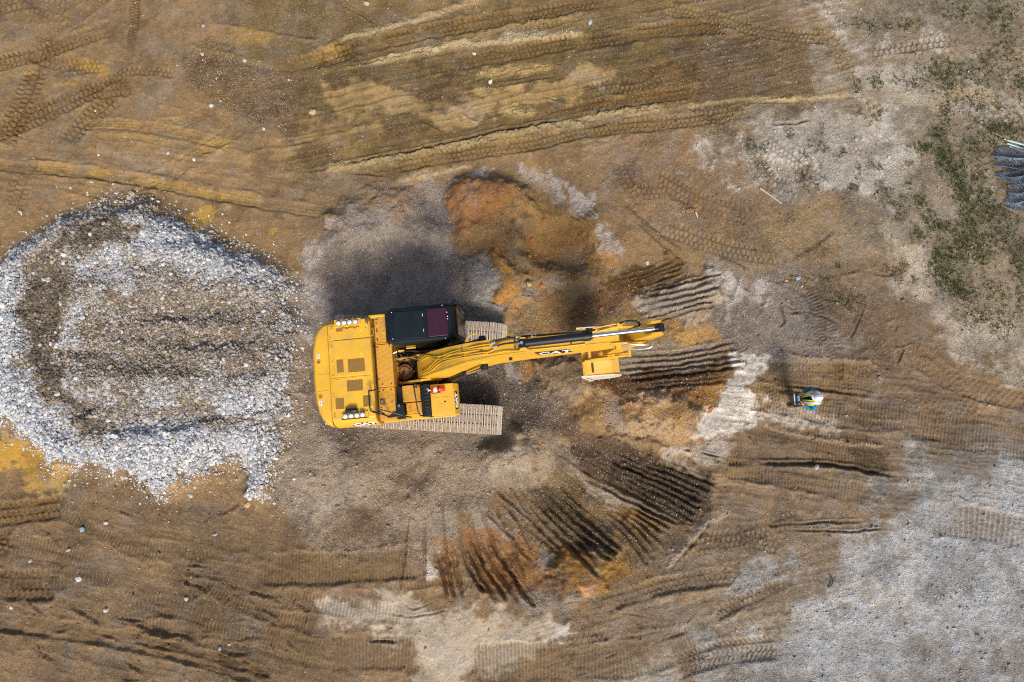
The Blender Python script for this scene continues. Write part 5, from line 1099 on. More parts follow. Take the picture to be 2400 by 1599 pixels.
# --- cab
def ringz(x0, x1, y0, y1, z, c=.06): return [(x0+c, y0, z), (x1-c, y0, z), (x1, y0+c, z), (x1, y1-c, z), (x1-c, y1, z), (x0+c, y1, z), (x0, y1-c, z), (x0, y0+c, z)]
m = MB(); m.rings([ringz(-.08, 1.62, .53, 1.33, 1.28), ringz(-.08, 1.70, .53, 1.34, 1.7), ringz(-.08, 1.72, .52, 1.34, 2.1), ringz(-.05, 1.60, .50, 1.33, 2.8), ringz(-.02, 1.50, .50, 1.32, 3.0)]); cab = m.build('cab', BLK, ex, .01, True)
m = MB(); m.rings([ringz(-.03, 1.50, .485, 1.335, 2.96, .08), ringz(-.03, 1.505, .48, 1.34, 3.03, .09), ringz(.0, 1.47, .51, 1.31, 3.065, .1)]); m.box(.10, .82, .57, 1.24, 3.06, 3.085); m.box(-.13, -.02, .56, 1.28, 2.55, 2.9); rf = m.build('cab_roof', CABR, cab, .012, True)
MB().box(.90, 1.38, .565, 1.235, 3.05, 3.095).build('roof_window', PUR, rf, .01)
m = MB(); m.box(.87, 1.41, .535, .555, 3.05, 3.10); m.box(.87, 1.41, 1.245, 1.26, 3.05, 3.10); m.box(.865, .885, .54, 1.26, 3.05, 3.10); m.box(1.40, 1.415, .54, 1.26, 3.05, 3.1); m.build('window_frame', CABR, rf, .004)
list(bolts_on(rf, [(a_, b_, z_-.03) for a_, b_, z_ in ((.07, 1.24, 3.085), (.06, .60, 3.085), (1.28, 1.30, 3.085), (1.30, .505, 3.085), (.80, 1.13, 3.1), (.80, 1.09, 3.1), (.80, .76, 3.1), (.80, .72, 3.1), (1.39, 1.02, 3.115), (1.39, .96, 3.115), (1.38, 1.12, 3.11))], .014, .03, WHI))
m = MB(); m.rings([[(1.745, .60, 1.75), (1.745, 1.27, 1.75), (1.735, 1.27, 2.12), (1.735, .60, 2.12)], [(1.725, .60, 1.75), (1.725, 1.27, 1.75), (1.715, 1.27, 2.12), (1.715, .60, 2.12)]]); m.rings([[(1.735, .60, 2.13), (1.735, 1.27, 2.13), (1.60, 1.26, 2.86), (1.60, .60, 2.86)], [(1.715, .60, 2.13), (1.715, 1.27, 2.13), (1.58, 1.26, 2.86), (1.58, .60, 2.86)]]); m.build('windshield', GLS, cab)
m = MB(); m.box(.25, 1.35, .505, .525, 1.9, 2.75); m.build('side_window', GLS, cab)
m = MB(); m.box(.2, 1.4, 1.33, 1.35, 1.5, 2.8); dr = m.build('door', BLK, cab, .01); MB().box(.3, 1.3, 1.345, 1.356, 1.9, 2.7).build('door_window', GLS, dr)
m = MB(); m.tube(curve([(1.45, 1.35, 2.9), (1.56, 1.38, 2.75), (1.70, 1.36, 2.5), (1.80, 1.26, 2.2), (1.82, 1.18, 1.8)], 5), .013, 8); m.tube([(1.50, 1.34, 2.8), (1.62, 1.42, 2.5), (1.70, 1.4, 2.1)], .012, 8); m.build('handrail', BLK, cab, smooth=True)
m = MB(); m.rings([ringz(1.50, 1.60, 1.36, 1.50, 2.45, .02), ringz(1.50, 1.60, 1.36, 1.50, 2.78, .02)]); m.build('rear_view_mirror', BLK, cab, .01)
m = MB(); m.tube(curve([(.12, .38, 2.2), (.3, .42, 2.1), (.5, .40, 2.0), (.62, .36, 1.9)], 4), .02, 8); m.build('wiring_loom', BLK, ex, smooth=True)
m = MB(); m.box(.0, .16, .42, .47, 2.0, 2.06); m.box(.22, .46, .47, .50, 2.1, 2.15); m.build('cable_clamp', YEL, ex, .006)
list(bolts_on(ex, [(a_, b_, 1.9) for a_, b_ in ((.04, .36), (.06, .33), (.05, .22), (.09, .22))], .013, .12, STL, 'valve_fitting'))
m = MB(); m.box(.30, 1.15, .36, .50, 1.3, 1.5); m.box(.1, .9, .27, .30, 1.9, 1.96); m.build('cab_side_rail', OLV, ex, .01)
# --- boom
ST = [((.42, 1.80), (.58, 1.48), .27), ((.58, 2.12), (.92, 1.70), .275), ((.88, 2.66), (1.3, 2.08), .27), ((1.25, 3.22), (1.68, 2.5), .25), ((1.75, 3.82), (2.05, 2.92), .215), ((2.35, 4.22), (2.5, 3.28), .195), ((3.0, 4.42), (3.05, 3.5), .185), ((3.9, 4.50), (3.9, 3.66), .175), ((4.75, 4.50), (4.75, 3.82), .165), ((5.15, 4.46), (5.15, 3.95), .16)]
m = MB(); rs = []
for (ta, tz), (ba, bz), hw in ST: rs.append([(ta, hw, tz), (ta, -hw, tz), (ba, -hw-.05, bz), (ba, hw+.05, bz)])
m.rings(rs); boom = m.build('boom', YEL, ex, .012, True)
m = MB()
for s_ in (1, -1):     # doubled side plates: the flange that stands proud along the top edge, and the fork at the tip
    y0, y1 = sorted((s_*.155, s_*.185)); m.prism_y([(4.95, 4.52), (5.3, 4.50), (5.72, 4.36), (5.74, 4.16), (5.55, 4.04), (4.95, 3.86)], y0, y1)
m.cyl((5.6, -.21, 4.25), (5.6, .21, 4.25), .08, n=20); m.build('boom_tip_fork', YEL, boom, .008)
m = MB()
for (t0, _b0, h0), (t1, _b1, h1) in zip(ST[:-1], ST[1:]):
    for s_ in (1, -1):
        y0, y1 = s_*(h0+.004), s_*(h1+.004); q0, q1 = s_*(h0-.03), s_*(h1-.03)
        m.add([(t0[0], y0, t0[1]-.02), (t1[0], y1, t1[1]-.02), (t1[0], y1, t1[1]+.012), (t0[0], y0, t0[1]+.012), (t0[0], q0, t0[1]-.02), (t1[0], q1, t1[1]-.02), (t1[0], q1, t1[1]+.012), (t0[0], q0, t0[1]+.012)], [(0, 1, 2, 3), (4, 7, 6, 5), (3, 2, 6, 7), (0, 4, 5, 1)])
m.build('boom_flange', YEL, boom, smooth=True)
def top_z(a):
    for (t0, _, _), (t1, _, _) in zip(ST[:-1], ST[1:]):
        if a <= t1[0]: k = (a-t0[0])/(t1[0]-t0[0]); return t0[1]+(t1[1]-t0[1])*k
    return ST[-1][0][1]
PIP = [([(.56, .17), (.75, .22), (1.05, .10), (1.5, .105), (2.0, .11), (2.38, .10)], .018), ([(.56, .12), (.8, .17), (1.1, .02), (1.6, .06), (2.1, .055), (2.36, .045)], .018), ([(.56, -.14), (.78, -.11), (1.12, .07), (1.2, .08), (1.7, .03), (2.1, .01)], .018),
       ([(.56, -.18), (.8, -.16), (1.15, -.02), (1.6, -.04), (2.1, -.05), (2.3, -.07), (2.42, -.03)], .016), ([(.58, -.2), (.85, -.19), (1.2, -.07), (1.7, -.085), (2.3, -.10)], .014), ([(1.9, -.10), (2.4, -.12), (2.7, -.10), (2.95, -.13), (3.4, -.14), (4.4, -.13)], .012),
       ([(2.3, .05), (2.45, .10), (2.62, .17), (2.9, .18)], .014), ([(3.0, .17), (3.6, .165), (4.3, .165), (4.6, .19), (5.0, .24), (5.3, .26)], .015), ([(4.7, .12), (5.0, .17), (5.2, .2)], .014)]
for pts, r in PIP:
    p3 = [(a, b, top_z(a)+.035) for a, b in pts]; MB().tube(curve(p3, 6), r, 8).build('hydraulic_pipe', YEL, boom, smooth=True)
[MB().tube(curve(c_, 5), .012, 8).build('grease_line', YEL, boom, smooth=True) for c_ in ([(1.78, .21, 3.75), (1.84, .33, 3.85), (1.98, .40, 3.9), (2.12, .38, 3.9)], [(2.68, .17, 4.4), (2.76, .24, 4.38), (2.95, .27, 4.36), (3.06, .18, 4.42)])]
for a in (1.2, 1.72, 2.15, 2.9, 4.1): MB().box(a-.02, a+.02, -.10, .13, top_z(a)-.01, top_z(a)+.03).build('pipe_clamp', OLV, boom, .004)
for h in ([(2.42, .105, 4.30), (2.6, .15, 4.38), (2.85, .16, 4.46), (3.1, .165, 4.52), (3.35, .15, 4.55)], [(2.46, .02, 4.30), (2.62, .05, 4.40), (2.82, .05, 4.48), (2.98, .04, 4.56)], [(3.3, .15, 4.54), (3.8, .14, 4.56), (4.4, .13, 4.56), (4.62, .14, 4.7)]):
    o = MB().tube(curve(h, 6), .020, 8).build('hydraulic_hose', RUB, boom, smooth=True)
    a_, b_ = Vector(h[0]), Vector(h[1]); d_ = (b_-a_).normalized(); MB().cyl(a_-d_*.05, a_+d_*.07, .025, n=8).cyl(a_-d_*.04, a_-d_*.01, .034, n=6).build('hose_fitting', STL, o)
MB().cyl((2.93, .165, 4.50), (3.06, .165, 4.52), .026, n=8).build('hose_fitting', STL, boom)
for a_, z_, r_, w0 in ((2.18, 3.62, .085, .36), (2.78, 4.0, .04, .27)):
    m = MB(); m.cyl((a_, -w0, z_), (a_, w0, z_), r_, n=20); o = m.build('boom_pin', BLK, boom, .008, True)
m = MB(); m.cyl((2.18, -.255, 3.62), (2.18, .255, 3.62), .12, n=24); m.build('pin_boss', YEL, boom, .006, True); MB().cyl((2.76, -.25, 4.0), (2.76, .22, 4.0), .025, n=10).build('line_bracket', YEL, boom)
# decal on the boom side: dark strip, red wedge, letters
def bs(a, t):
    z0 = 3.60+(a-3.4)*.17; z1 = 4.47; hw = .181-(a-3.4)*.0115; return Vector((a, -(hw+.006+.05*(1-t)), z0+(z1-z0)*t))
q = [bs(3.42, .42), bs(4.16, .42), bs(4.0, .86), bs(3.30, .88)]; w_ = Vector((0, -.003, 0)); q2 = [bs(3.42, .44), bs(3.54, .44), bs(3.44, .58), bs(3.33, .80)]
m = MB(); m.rings([[tuple(v) for v in q], [tuple(v+w_) for v in q]]); dc = m.build('boom_decal', DEC, boom)
m = MB(); m.rings([[tuple(v+w_) for v in q2], [tuple(v+w_*1.6) for v in q2]]); m.build('red_wedge', RED, dc)
letters('CAT', .42, 'decal_letters', WHI, dc, frame(bs(3.76, .62)+w_*1.8, (1, 0, .012), (0, .05, 1)), .85, .016)
# --- cylinders
def ram(name, p0, p1, R, rr, frac, parent, eye=True):
    p0, p1 = Vector(p0), Vector(p1); d = (p1-p0); q = p0+d*frac; u = d.normalized()
    m = MB(); m.cyl(p0+u*.06, q, R, n=24); m.cyl(q-u*.17, q-u*.02, R*1.16, n=24); m.cyl(q-u*.02, q+u*.035, R*.92, n=24); sd = Vector((0, 1, 0)); m.cyl(p0-sd*R*.9, p0+sd*R*.9, R*.95, n=20)
    b = m.build(name, BLK, parent, .004, True); m = MB(); m.cyl(q, p1-u*.10, rr, n=24); m.build('piston_rod', CHR, b, smooth=True)
    m = MB(); m.cyl(p1-u*.13, p1-u*.02, rr*1.25, n=20); m.cyl(p1-sd*R*.95, p1+sd*R*.95, R*.85, n=20); m.build('rod_eye', BLK, b, .004, True); return b
sc_ = ram('stick_cylinder', (3.06, -.012, 4.68), (5.92, -.012, 5.10), .088, .048, .50, ex)
MB().cyl((3.03, -.012, 4.70), (3.03, -.012, 4.82), .034, n=12).cyl((2.90, -.0, 4.60), (3.02, -.01, 4.72), .03, n=8).build('cylinder_fitting', STL, sc_)
MB().tube([(4.40, .13, 4.92), (4.52, .10, 4.98), (4.5, .06, 4.96)], .03, 8).build('cylinder_port', BLK, sc_)
[MB().prism_y([(2.95, 4.42), (3.2, 4.42), (3.12, 4.76), (3.0, 4.76)], y_, y_+.025).build('cylinder_lug', YEL, boom, .006) for y_ in (.085, -.135)]
for s_ in (1, -1): ram('boom_cylinder', (.98, s_*.40, 1.42), (2.18, s_*.31, 3.62), .085, .048, .60, ex)
# --- stick, link and bucket
m = MB(); q = [(5.84, 5.0), (5.96, 4.9), (5.94, 4.55), (5.82, 4.02), (5.60, 2.70), (5.38, 1.86), (5.22, 1.80), (5.14, 1.92), (5.20, 2.7), (5.30, 3.7), (5.42, 4.36), (5.60, 4.66), (5.74, 4.92)]
m.prism_y(q, -.14, .14); stick = m.build('stick', YEL, ex, .018, True)
m = MB()
for s_ in (1, -1): y0, y1 = sorted((s_*.095, s_*.15)); m.prism_y([(5.60, 4.90), (5.72, 5.12), (5.90, 5.20), (5.98, 5.05), (5.96, 4.7), (5.80, 4.7)], y0, y1)
m.build('stick_lug', YEL, stick, .01)
for h in ([(5.18, .24, 4.54), (5.3, .27, 4.6), (5.5, .26, 4.6), (5.62, .2, 4.5), (5.6, .16, 4.2)], [(5.2, -.17, 4.46), (5.5, -.24, 4.52), (5.74, -.26, 4.48), (5.82, -.2, 4.3), (5.75, -.16, 4.1)], [(5.15, -.22, 4.2), (5.5, -.32, 4.3), (5.8, -.32, 4.4), (5.9, -.22, 4.4)]):
    MB().tube(curve(h, 6), .022, 8).build('hydraulic_hose', STL if h[0][1] < 0 else RUB, stick, smooth=True)
MB().box(5.10, 5.22, -.27, -.18, 4.1, 4.24).build('hose_bracket', YEL, boom, .006); MB().box(5.12, 5.24, .18, .26, 4.45, 4.56).build('hose_bracket', YEL, boom, .006)
ram('bucket_cylinder', (5.96, 0, 4.2), (5.70, 0, 2.45), .075, .04, .6, ex)
m = MB()
for s_ in (1, -1):
    y0, y1 = sorted((s_*.17, s_*.21)); m.prism_y([(5.36, 2.35), (5.40, 2.23), (5.68, 2.37), (5.72, 2.46), (5.64, 2.52)], y0, y1); m.prism_y([(5.64, 2.50), (5.74, 2.42), (5.0, 2.08), (4.72, 2.06), (4.70, 2.18), (4.78, 2.24)], y0+(.045 if s_ > 0 else -.045), y1+(.045 if s_ > 0 else -.045))
m.cyl((5.70, -.27, 2.45), (5.70, .27, 2.45), .045); m.cyl((4.76, -.28, 2.15), (4.76, .28, 2.15), .045); m.build('bucket_link', YEL, ex, .008)
bw = .60
sh = [(4.58, 1.98), (5.05, 1.92), (5.34, 1.82), (5.56, 1.58), (5.62, 1.28), (5.54, 1.0), (5.36, .84), (5.14, .80), (4.94, .86)]
inn = [(a_-.0, z_) for a_, z_ in sh]
m = MB(); o_, i_ = [], []
for k, (a_, z_) in enumerate(sh):
    pa, pz = sh[max(k-1, 0)]; na, nz = sh[min(k+1, len(sh)-1)]; tx, tz = na-pa, nz-pz; L = math.hypot(tx, tz); i_.append((a_+tz/L*.035, z_-tx/L*.035))
m.prism_y(sh+i_[::-1], -bw, bw); bk = m.build('bucket', YELD, ex, .008)
for s_ in (1, -1):
    y0, y1 = sorted((s_*(bw+.002), s_*(bw+.032))); side = [(4.52, 2.0), (5.05, 1.95), (5.36, 1.85), (5.59, 1.6), (5.65, 1.28), (5.57, .98), (5.38, .81), (5.14, .77), (4.90, .84), (4.62, 1.4)]
    m = MB(); m.rings([[(x_, s_*(bw+.002), z_) for x_, z_ in side], [(x_, s_*(bw+.034), z_) for x_, z_ in side]]); m.build('side_plate', WORN, bk, .006)
    m = MB(); m.rings([[(4.52, s_*(bw-.0), 1.9), (4.64, s_*(bw+.045), 1.92), (4.96, s_*(bw+.06), .95), (4.86, s_*(bw+.05), .86)], [(4.52, s_*(bw+.02), 1.9), (4.64, s_*(bw+.065), 1.92), (4.96, s_*(bw+.08), .95), (4.86, s_*(bw+.07), .86)]]); m.build('side_cutter', WORN, bk, .006)
MB().box(4.60, 4.68, -.60, .60, 1.985, 2.0).build('wear_strip', YEL, bk, .004)
m = MB()
for k in range(9): m.box(4.80, 4.86, -.30-.028*k-.010, -.30-.028*k+.008, 1.957, 1.962)
m.build('stencilled_text', simple('worn_black_stencil', (66, 50, 28), .7), bk)
m = MB()
for s_ in (1, -1): y0, y1 = sorted((s_*.23, s_*.27)); m.prism_y([(4.56, 1.97), (4.62, 2.2), (4.76, 2.24), (4.95, 2.12), (5.15, 2.02), (5.28, 2.02), (5.42, 1.82), (5.0, 1.9)], y0, y1)
m.cyl((5.27, -.26, 1.9), (5.27, .26, 1.9), .05); m.build('hinge_plate', YEL, bk, .008)
for k in range(5):
    y_ = -.5+k*.25; m = MB(); m.rings([[(4.96, y_-.045, .84), (4.96, y_+.045, .84), (4.98, y_+.045, .93), (4.98, y_-.045, .93)], [(4.76, y_-.028, .99), (4.76, y_+.028, .99), (4.77, y_+.028, 1.03), (4.77, y_-.028, 1.03)]]); m.build('tooth', WORN, bk, .005)
# --- fire extinguisher clamped on the fuel tank
fx = empty('fire_extinguisher', (0, 0, 0)); fx.parent = None
Mx = Matrix.Translation((CX, CY, 0)) @ Matrix.Rotation(UPR, 4, 'Z'); fx.matrix_world = Mx @ Matrix.Translation((.90, -.61, 2.07)) @ Matrix.Rotation(math.radians(1), 4, 'Z')
tag(fx, 'red fire extinguisher lying in a clamp on the yellow fuel tank', 'fire extinguisher')
m = MB(); m.tube([(-.155, 0, .075), (-.145, 0, .075), (-.10, 0, .075), (.195, 0, .075), (.21, 0, .075)], [.015, .045, .062, .062, .05], 24); m.build('cylinder', RED, fx, smooth=True)
m = MB(); m.cyl((-.07, 0, .075), (.01, 0, .075), .0635, n=24); m.build('paper_label', WHI, fx, smooth=True)
m = MB(); m.cyl((.035, 0, .075), (.06, 0, .075), .067, n=24); m.box(.02, .09, -.085, -.06, 0, .08); m.box(.02, .09, .06, .08, 0, .08); m.build('clamp', BLK, fx, .003)
m = MB(); m.cyl((-.20, 0, .075), (-.15, 0, .075), .02, n=12); m.tube([(-.17, 0, .09), (-.23, .055, .11)], .009, 6); m.tube([(-.17, 0, .09), (-.245, .02, .10)], .009, 6); m.tube([(-.18, -.01, .08), (-.225, -.04, .085)], .009, 6); m.build('valve', STL, fx)
MB().tube(curve([(-.18, -.02, .07), (-.13, -.07, .06), (-.06, -.085, .05), (.02, -.08, .05)], 4), .011, 7).build('hose', BLK, fx)
# ------------------------------------------------------------------ the man with the remote control
def skin(name, nodes, edges, mat, parent, roots=(0,), sub=2):
    """nodes: name -> (x, y, z, rx[, ry]); a body grown along its bones"""
    keys = list(nodes); me = bpy.data.meshes.new(name); me.from_pydata([nodes[k][:3] for k in keys], [(keys.index(a), keys.index(b)) for a, b in edges], [])
    o = bpy.data.objects.new(name, me); COL.objects.link(o); o.parent = parent; me.materials.append(mat)
    o.modifiers.new('skin', 'SKIN')
    for v in me.skin_vertices[0].data: v.use_root = False
    for i, k in enumerate(keys):
        r = nodes[k][3:]; me.skin_vertices[0].data[i].radius = (r[0], r[1] if len(r) > 1 else r[0])
        if k in roots: me.skin_vertices[0].data[i].use_root = True
    sm_ = o.modifiers.new('sub', 'SUBSURF'); sm_.levels = sub; sm_.render_levels = sub
    dg = bpy.context.evaluated_depsgraph_get(); dg.update(); me2 = bpy.data.meshes.new_from_object(o.evaluated_get(dg)); me2.name = name
    o.modifiers.clear(); o.data = me2; bpy.data.meshes.remove(me)
    for p in me2.polygons: p.use_smooth = True
    return o
SKINM = simple('skin', (196, 132, 100), .55, vary=.05); HAIR = simple('dark_hair', (40, 30, 22), .8); SHIRT = simple('blue_shirt', (8, 112, 168), .85, vary=.14, scale=14); JEAN = simple('dark_blue_denim', (28, 44, 74), .9, vary=.15)
VEST = simple('lime_safety_vest', (188, 216, 52), .7, vary=.08); TAPE = simple('silver_reflective_tape', (196, 190, 206), .35, .1, vary=.06); ORT = simple('orange_trim', (240, 150, 50), .7); BOOT = simple('brown_work_boot', (92, 62, 38), .8, vary=.2)
HATM = simple('white_hard_hat', (212, 216, 224), .3, vary=.02)
wx, wy = W(1923, 929, 1.72)
man = empty('person', (wx+.02, wy-.02, float(gz(wx, wy))), math.pi)       # local +x is where he looks (towards the machine)
man.scale = (.95, .92, .97)
tag(man, 'person in white hard hat, lime safety vest and blue shirt, holding a control box', 'person')
def mirror(d):
    out = dict(d)
    for k, v in d.items():
        if k.endswith('L'): out[k[:-1]+'R'] = (v[0], -v[1])+tuple(v[2:])
    return out
B_ = {'pel': (0, 0, .95, .15, .12), 'waist': (-.02, 0, 1.10, .14, .11), 'chest': (-.03, 0, 1.30, .165, .12), 'neckb': (-.02, 0, 1.45, .07), 'neck': (.02, 0, 1.52, .055), 'jaw': (.055, 0, 1.585, .062, .058), 'head': (.045, 0, 1.655, .082, .076), 'crown': (.03, 0, 1.72, .066),
      'hipL': (0, .09, .88, .09), 'kneeL': (.05, .13, .50, .060), 'ankL': (-.01, .15, .10, .042), 'heelL': (-.03, .15, .05, .04), 'toeL': (.16, .17, .035, .035),
      'shL': (-.03, .185, 1.40, .062), 'elbL': (-.02, .285, 1.14, .046), 'wrL': (.20, .165, 1.10, .030), 'palmL': (.262, .135, 1.115, .036, .018)}
B_ = mirror(B_)
E_ = [('pel', 'waist'), ('waist', 'chest'), ('chest', 'neckb'), ('neckb', 'neck'), ('neck', 'jaw'), ('jaw', 'head'), ('head', 'crown')]
for s_ in 'LR': E_ += [('pel', 'hip'+s_), ('hip'+s_, 'knee'+s_), ('knee'+s_, 'ank'+s_), ('ank'+s_, 'heel'+s_), ('heel'+s_, 'toe'+s_), ('chest', 'sh'+s_), ('sh'+s_, 'elb'+s_), ('elb'+s_, 'wr'+s_), ('wr'+s_, 'palm'+s_)]
roots = ['pel']
for s_, y_ in (('L', 1), ('R', -1)):          # five fingers: four curled over the edge of the box, thumb from the side of the palm
    for f, (oy, ln) in enumerate(((.030, .060), (.011, .074), (-.009, .070), (-.028, .054))):
        b = B_['palm'+s_]; n0 = f'f{f}a{s_}'; x0, y0, z0 = b[0]+.012, b[1]+y_*oy*.75, b[2]
        B_[n0] = (x0, y0, z0, .0095); B_[f'f{f}b{s_}'] = (x0+ln*.5, y0-y_*.006, z0+.012, .009); B_[f'f{f}c{s_}'] = (x0+ln*.82, y0-y_*.010, z0+.002, .0085); B_[f'f{f}d{s_}'] = (x0+ln*.95, y0-y_*.012, z0-.018, .007)
        E_ += [(n0, f'f{f}b{s_}'), (f'f{f}b{s_}', f'f{f}c{s_}'), (f'f{f}c{s_}', f'f{f}d{s_}')]; roots.append(n0)
    b = B_['palm'+s_]; n0 = 'tha'+s_; B_[n0] = (b[0]-.022, b[1]-y_*.018, b[2]+.004, .012); B_['thb'+s_] = (b[0]+.008, b[1]-y_*.048, b[2]+.018, .011); B_['thc'+s_] = (b[0]+.034, b[1]-y_*.058, b[2]+.014, .009)
    E_ += [(n0, 'thb'+s_), ('thb'+s_, 'thc'+s_)]; roots.append(n0)
body = skin('body', B_, E_, SKINM, man, roots)
# face on the front of the head
m = MB(); m.rings([[(.118, -.012, 1.645), (.118, .012, 1.645), (.118, .008, 1.68), (.118, -.008, 1.68)], [(.150, -.012, 1.632), (.150, .012, 1.632), (.128, .004, 1.68), (.128, -.004, 1.68)]]); m.build('nose', SKINM, man, .004)
for s_ in (1, -1):
    MB().cyl((.112, s_*.032, 1.675), (.126, s_*.032, 1.675), .011, .007, 10).build('eye', WHI, man)
    m = MB(); m.rings([[(.04, s_*.075, 1.63), (.065, s_*.078, 1.64), (.06, s_*.078, 1.69), (.035, s_*.076, 1.69)], [(.035, s_*.095, 1.63), (.06, s_*.092, 1.64), (.052, s_*.096, 1.69), (.03, s_*.096, 1.69)]]); m.build('ear', SKINM, man, .004)
MB().cyl((.110, -.024, 1.605), (.110, .024, 1.605), .009, n=8).build('mouth', simple('lips', (160, 84, 70), .5), man)
m = MB(); m.rings([[(.03+r*math.cos(a)*1.05, r*math.sin(a), z) for a in [math.radians(60+k*240/12) for k in range(13)]]+[(.03+.02*math.cos(math.radians(300-k*20)), .02*math.sin(math.radians(300-k*20)), z) for k in range(0, 12, 4)] for z, r in ((1.60, .080), (1.66, .094), (1.71, .094))]); m.build('hair', HAIR, man, smooth=True)
# clothes
S_ = {'pel': (0, 0, .97, .165, .135), 'waist': (-.02, 0, 1.10, .155, .13), 'chest': (-.03, 0, 1.31, .185, .135), 'neckb': (-.02, 0, 1.455, .085), 'shL': (-.03, .19, 1.40, .078), 'elbL': (-.025, .295, 1.14, .064), 'midL': (.09, .235, 1.11, .054), 'wrL': (.185, .175, 1.10, .044)}
S_ = mirror(S_); ES = [('pel', 'waist'), ('waist', 'chest'), ('chest', 'neckb')]
for s_ in 'LR': ES += [('chest', 'sh'+s_), ('sh'+s_, 'elb'+s_), ('elb'+s_, 'mid'+s_), ('mid'+s_, 'wr'+s_)]
skin('shirt', S_, ES, SHIRT, man, ['pel'])
T_ = mirror({'pel': (0, 0, .94, .16, .13), 'hipL': (0, .095, .86, .105), 'kneeL': (.055, .13, .50, .078), 'ankL': (-.005, .15, .13, .066)}); ET = []
for s_ in 'LR': ET += [('pel', 'hip'+s_), ('hip'+s_, 'knee'+s_), ('knee'+s_, 'ank'+s_)]
skin('trousers', T_, ET, JEAN, man, ['pel'])
for s_ in (1, -1): skin('boot', {'a': (-.01, s_*.15, .16, .055), 'h': (-.03, s_*.15, .06, .055), 't': (.10, s_*.165, .05, .052), 'e': (.19, s_*.172, .045, .04)}, [('a', 'h'), ('h', 't'), ('t', 'e')], BOOT, man, ['h'])
# vest: a shell open at the front, wider than the shirt, over both shoulders
def vest_shell(name, mat, t0, t1, z0, z1, off, parent, n=20, rows=8):
    o_, i_ = [], []
    for r in range(rows+1):
        z = z0+(z1-z0)*r/rows; k = (z-.85)/.58
        rx = .150+.035*math.sin(min(1, max(0, k))*math.pi*.9)-(.075*max(0, k-.82)/.18 if k > .82 else 0); ry = .195+.045*min(1, k)-(.05*max(0, k-.9)/.1 if k > .9 else 0)
        ro, ri = [], []
        for c in range(n+1):
            a = math.radians(t0+(t1-t0)*c/n); ro.append((-.03+(rx+off)*math.cos(a), (ry+off)*math.sin(a), z)); ri.append((-.03+(rx+off-.012)*math.cos(a), (ry+off-.012)*math.sin(a), z))
        o_.append(ro); i_.append(ri)
    m = MB(); m.rings([ro+ri[::-1] for ro, ri in zip(o_, i_)]); return m.build(name, mat, parent, smooth=True)
vest = vest_shell('vest', VEST, 12, 348, .86, 1.40, .012, man)
def strap(pts, w, name, mat, parent, t=.012):
    pts = curve(pts, 6); rs = []
    for i, p in enumerate(pts):
        a = Vector(pts[max(i-1, 0)]); b = Vector(pts[min(i+1, len(pts)-1)]); d = (b-a).normalized(); cen = Vector((-.03, 0, 1.15)); nrm = (Vector(p)-cen); nrm = (nrm-d*nrm.dot(d)).normalized(); sd = d.cross(nrm); p = Vector(p)
        rs.append([tuple(p+sd*w/2), tuple(p-sd*w/2), tuple(p-sd*w/2+nrm*t), tuple(p+sd*w/2+nrm*t)])
    m = MB(); m.rings(rs); return m.build(name, mat, parent, smooth=False)
for s_ in (1, -1):
    strap([(.172, s_*.075, 1.02), (.175, s_*.095, 1.22), (.135, s_*.115, 1.40), (.02, s_*.135, 1.485), (-.10, s_*.13, 1.45), (-.19, s_*.12, 1.34)], .125, 'vest_shoulder', VEST, man)
    strap([(.182, s_*.105, 1.02), (.187, s_*.118, 1.22), (.147, s_*.138, 1.41), (.02, s_*.152, 1.500), (-.11, s_*.148, 1.46), (-.20, s_*.14, 1.34)], .075, 'orange_trim', ORT, man, .006)
    strap([(.188, s_*.105, 1.02), (.193, s_*.118, 1.22), (.153, s_*.138, 1.416), (.02, s_*.152, 1.507), (-.115, s_*.148, 1.465), (-.205, s_*.14, 1.34)], .048, 'reflective_stripe', TAPE, man, .005)
vest_shell('orange_band', ORT, 13, 347, 1.03, 1.11, .016, man, rows=2); vest_shell('reflective_band', TAPE, 13, 347, 1.045, 1.095, .019, man, rows=2)
strap([(.165, .0, 1.12), (.17, -.03, 1.25), (.12, -.075, 1.41), (.02, -.085, 1.50)], .03, 'carrying_strap', BLK, man, .02); strap([(.165, .0, 1.12), (.17, .02, 1.25), (.12, .06, 1.41), (.02, .085, 1.50)], .03, 'carrying_strap', BLK, man, .02)
# hard hat with a peak over the face
m = MB(); rs = []
for k in range(9):
    a = k/8*math.pi/2; rs.append([(.035+.150*math.cos(a)*math.cos(t)*1.04, .120*math.cos(a)*math.sin(t), 1.695+.125*math.sin(a)) for t in [2*math.pi*j/32 for j in range(32)]])
rs[-1] = [(.035+.004*math.cos(2*math.pi*j/32), .004*math.sin(2*math.pi*j/32), 1.82) for j in range(32)]
brim = [[(.04+(.164+.035*max(0, math.cos(t))**2)*math.cos(t), .134*math.sin(t), z+(-.012*max(0, math.cos(t)))) for t in [2*math.pi*j/32 for j in range(32)]] for z in (1.684, 1.694)]
m.rings(brim+rs); hat = m.build('hard_hat', HATM, man, smooth=True); hat.scale = (.82, .88, .98); hat.location = (.008, 0, .034)
m = MB(); m.tube(curve([(-.10, 0, 1.745), (-.02, 0, 1.812), (.035, 0, 1.824), (.10, 0, 1.808), (.165, 0, 1.745)], 4), .010, 8); m.build('crown_ridge', HATM, hat, smooth=True)
m = MB(); m.rings([[(.158, -.02, 1.742), (.158, .02, 1.742), (.140, .02, 1.782), (.140, -.02, 1.782)], [(.163, -.02, 1.744), (.163, .02, 1.744), (.146, .02, 1.784), (.146, -.02, 1.784)]]); m.build('hat_badge', simple('grey_print', (120, 124, 136), .5), hat)
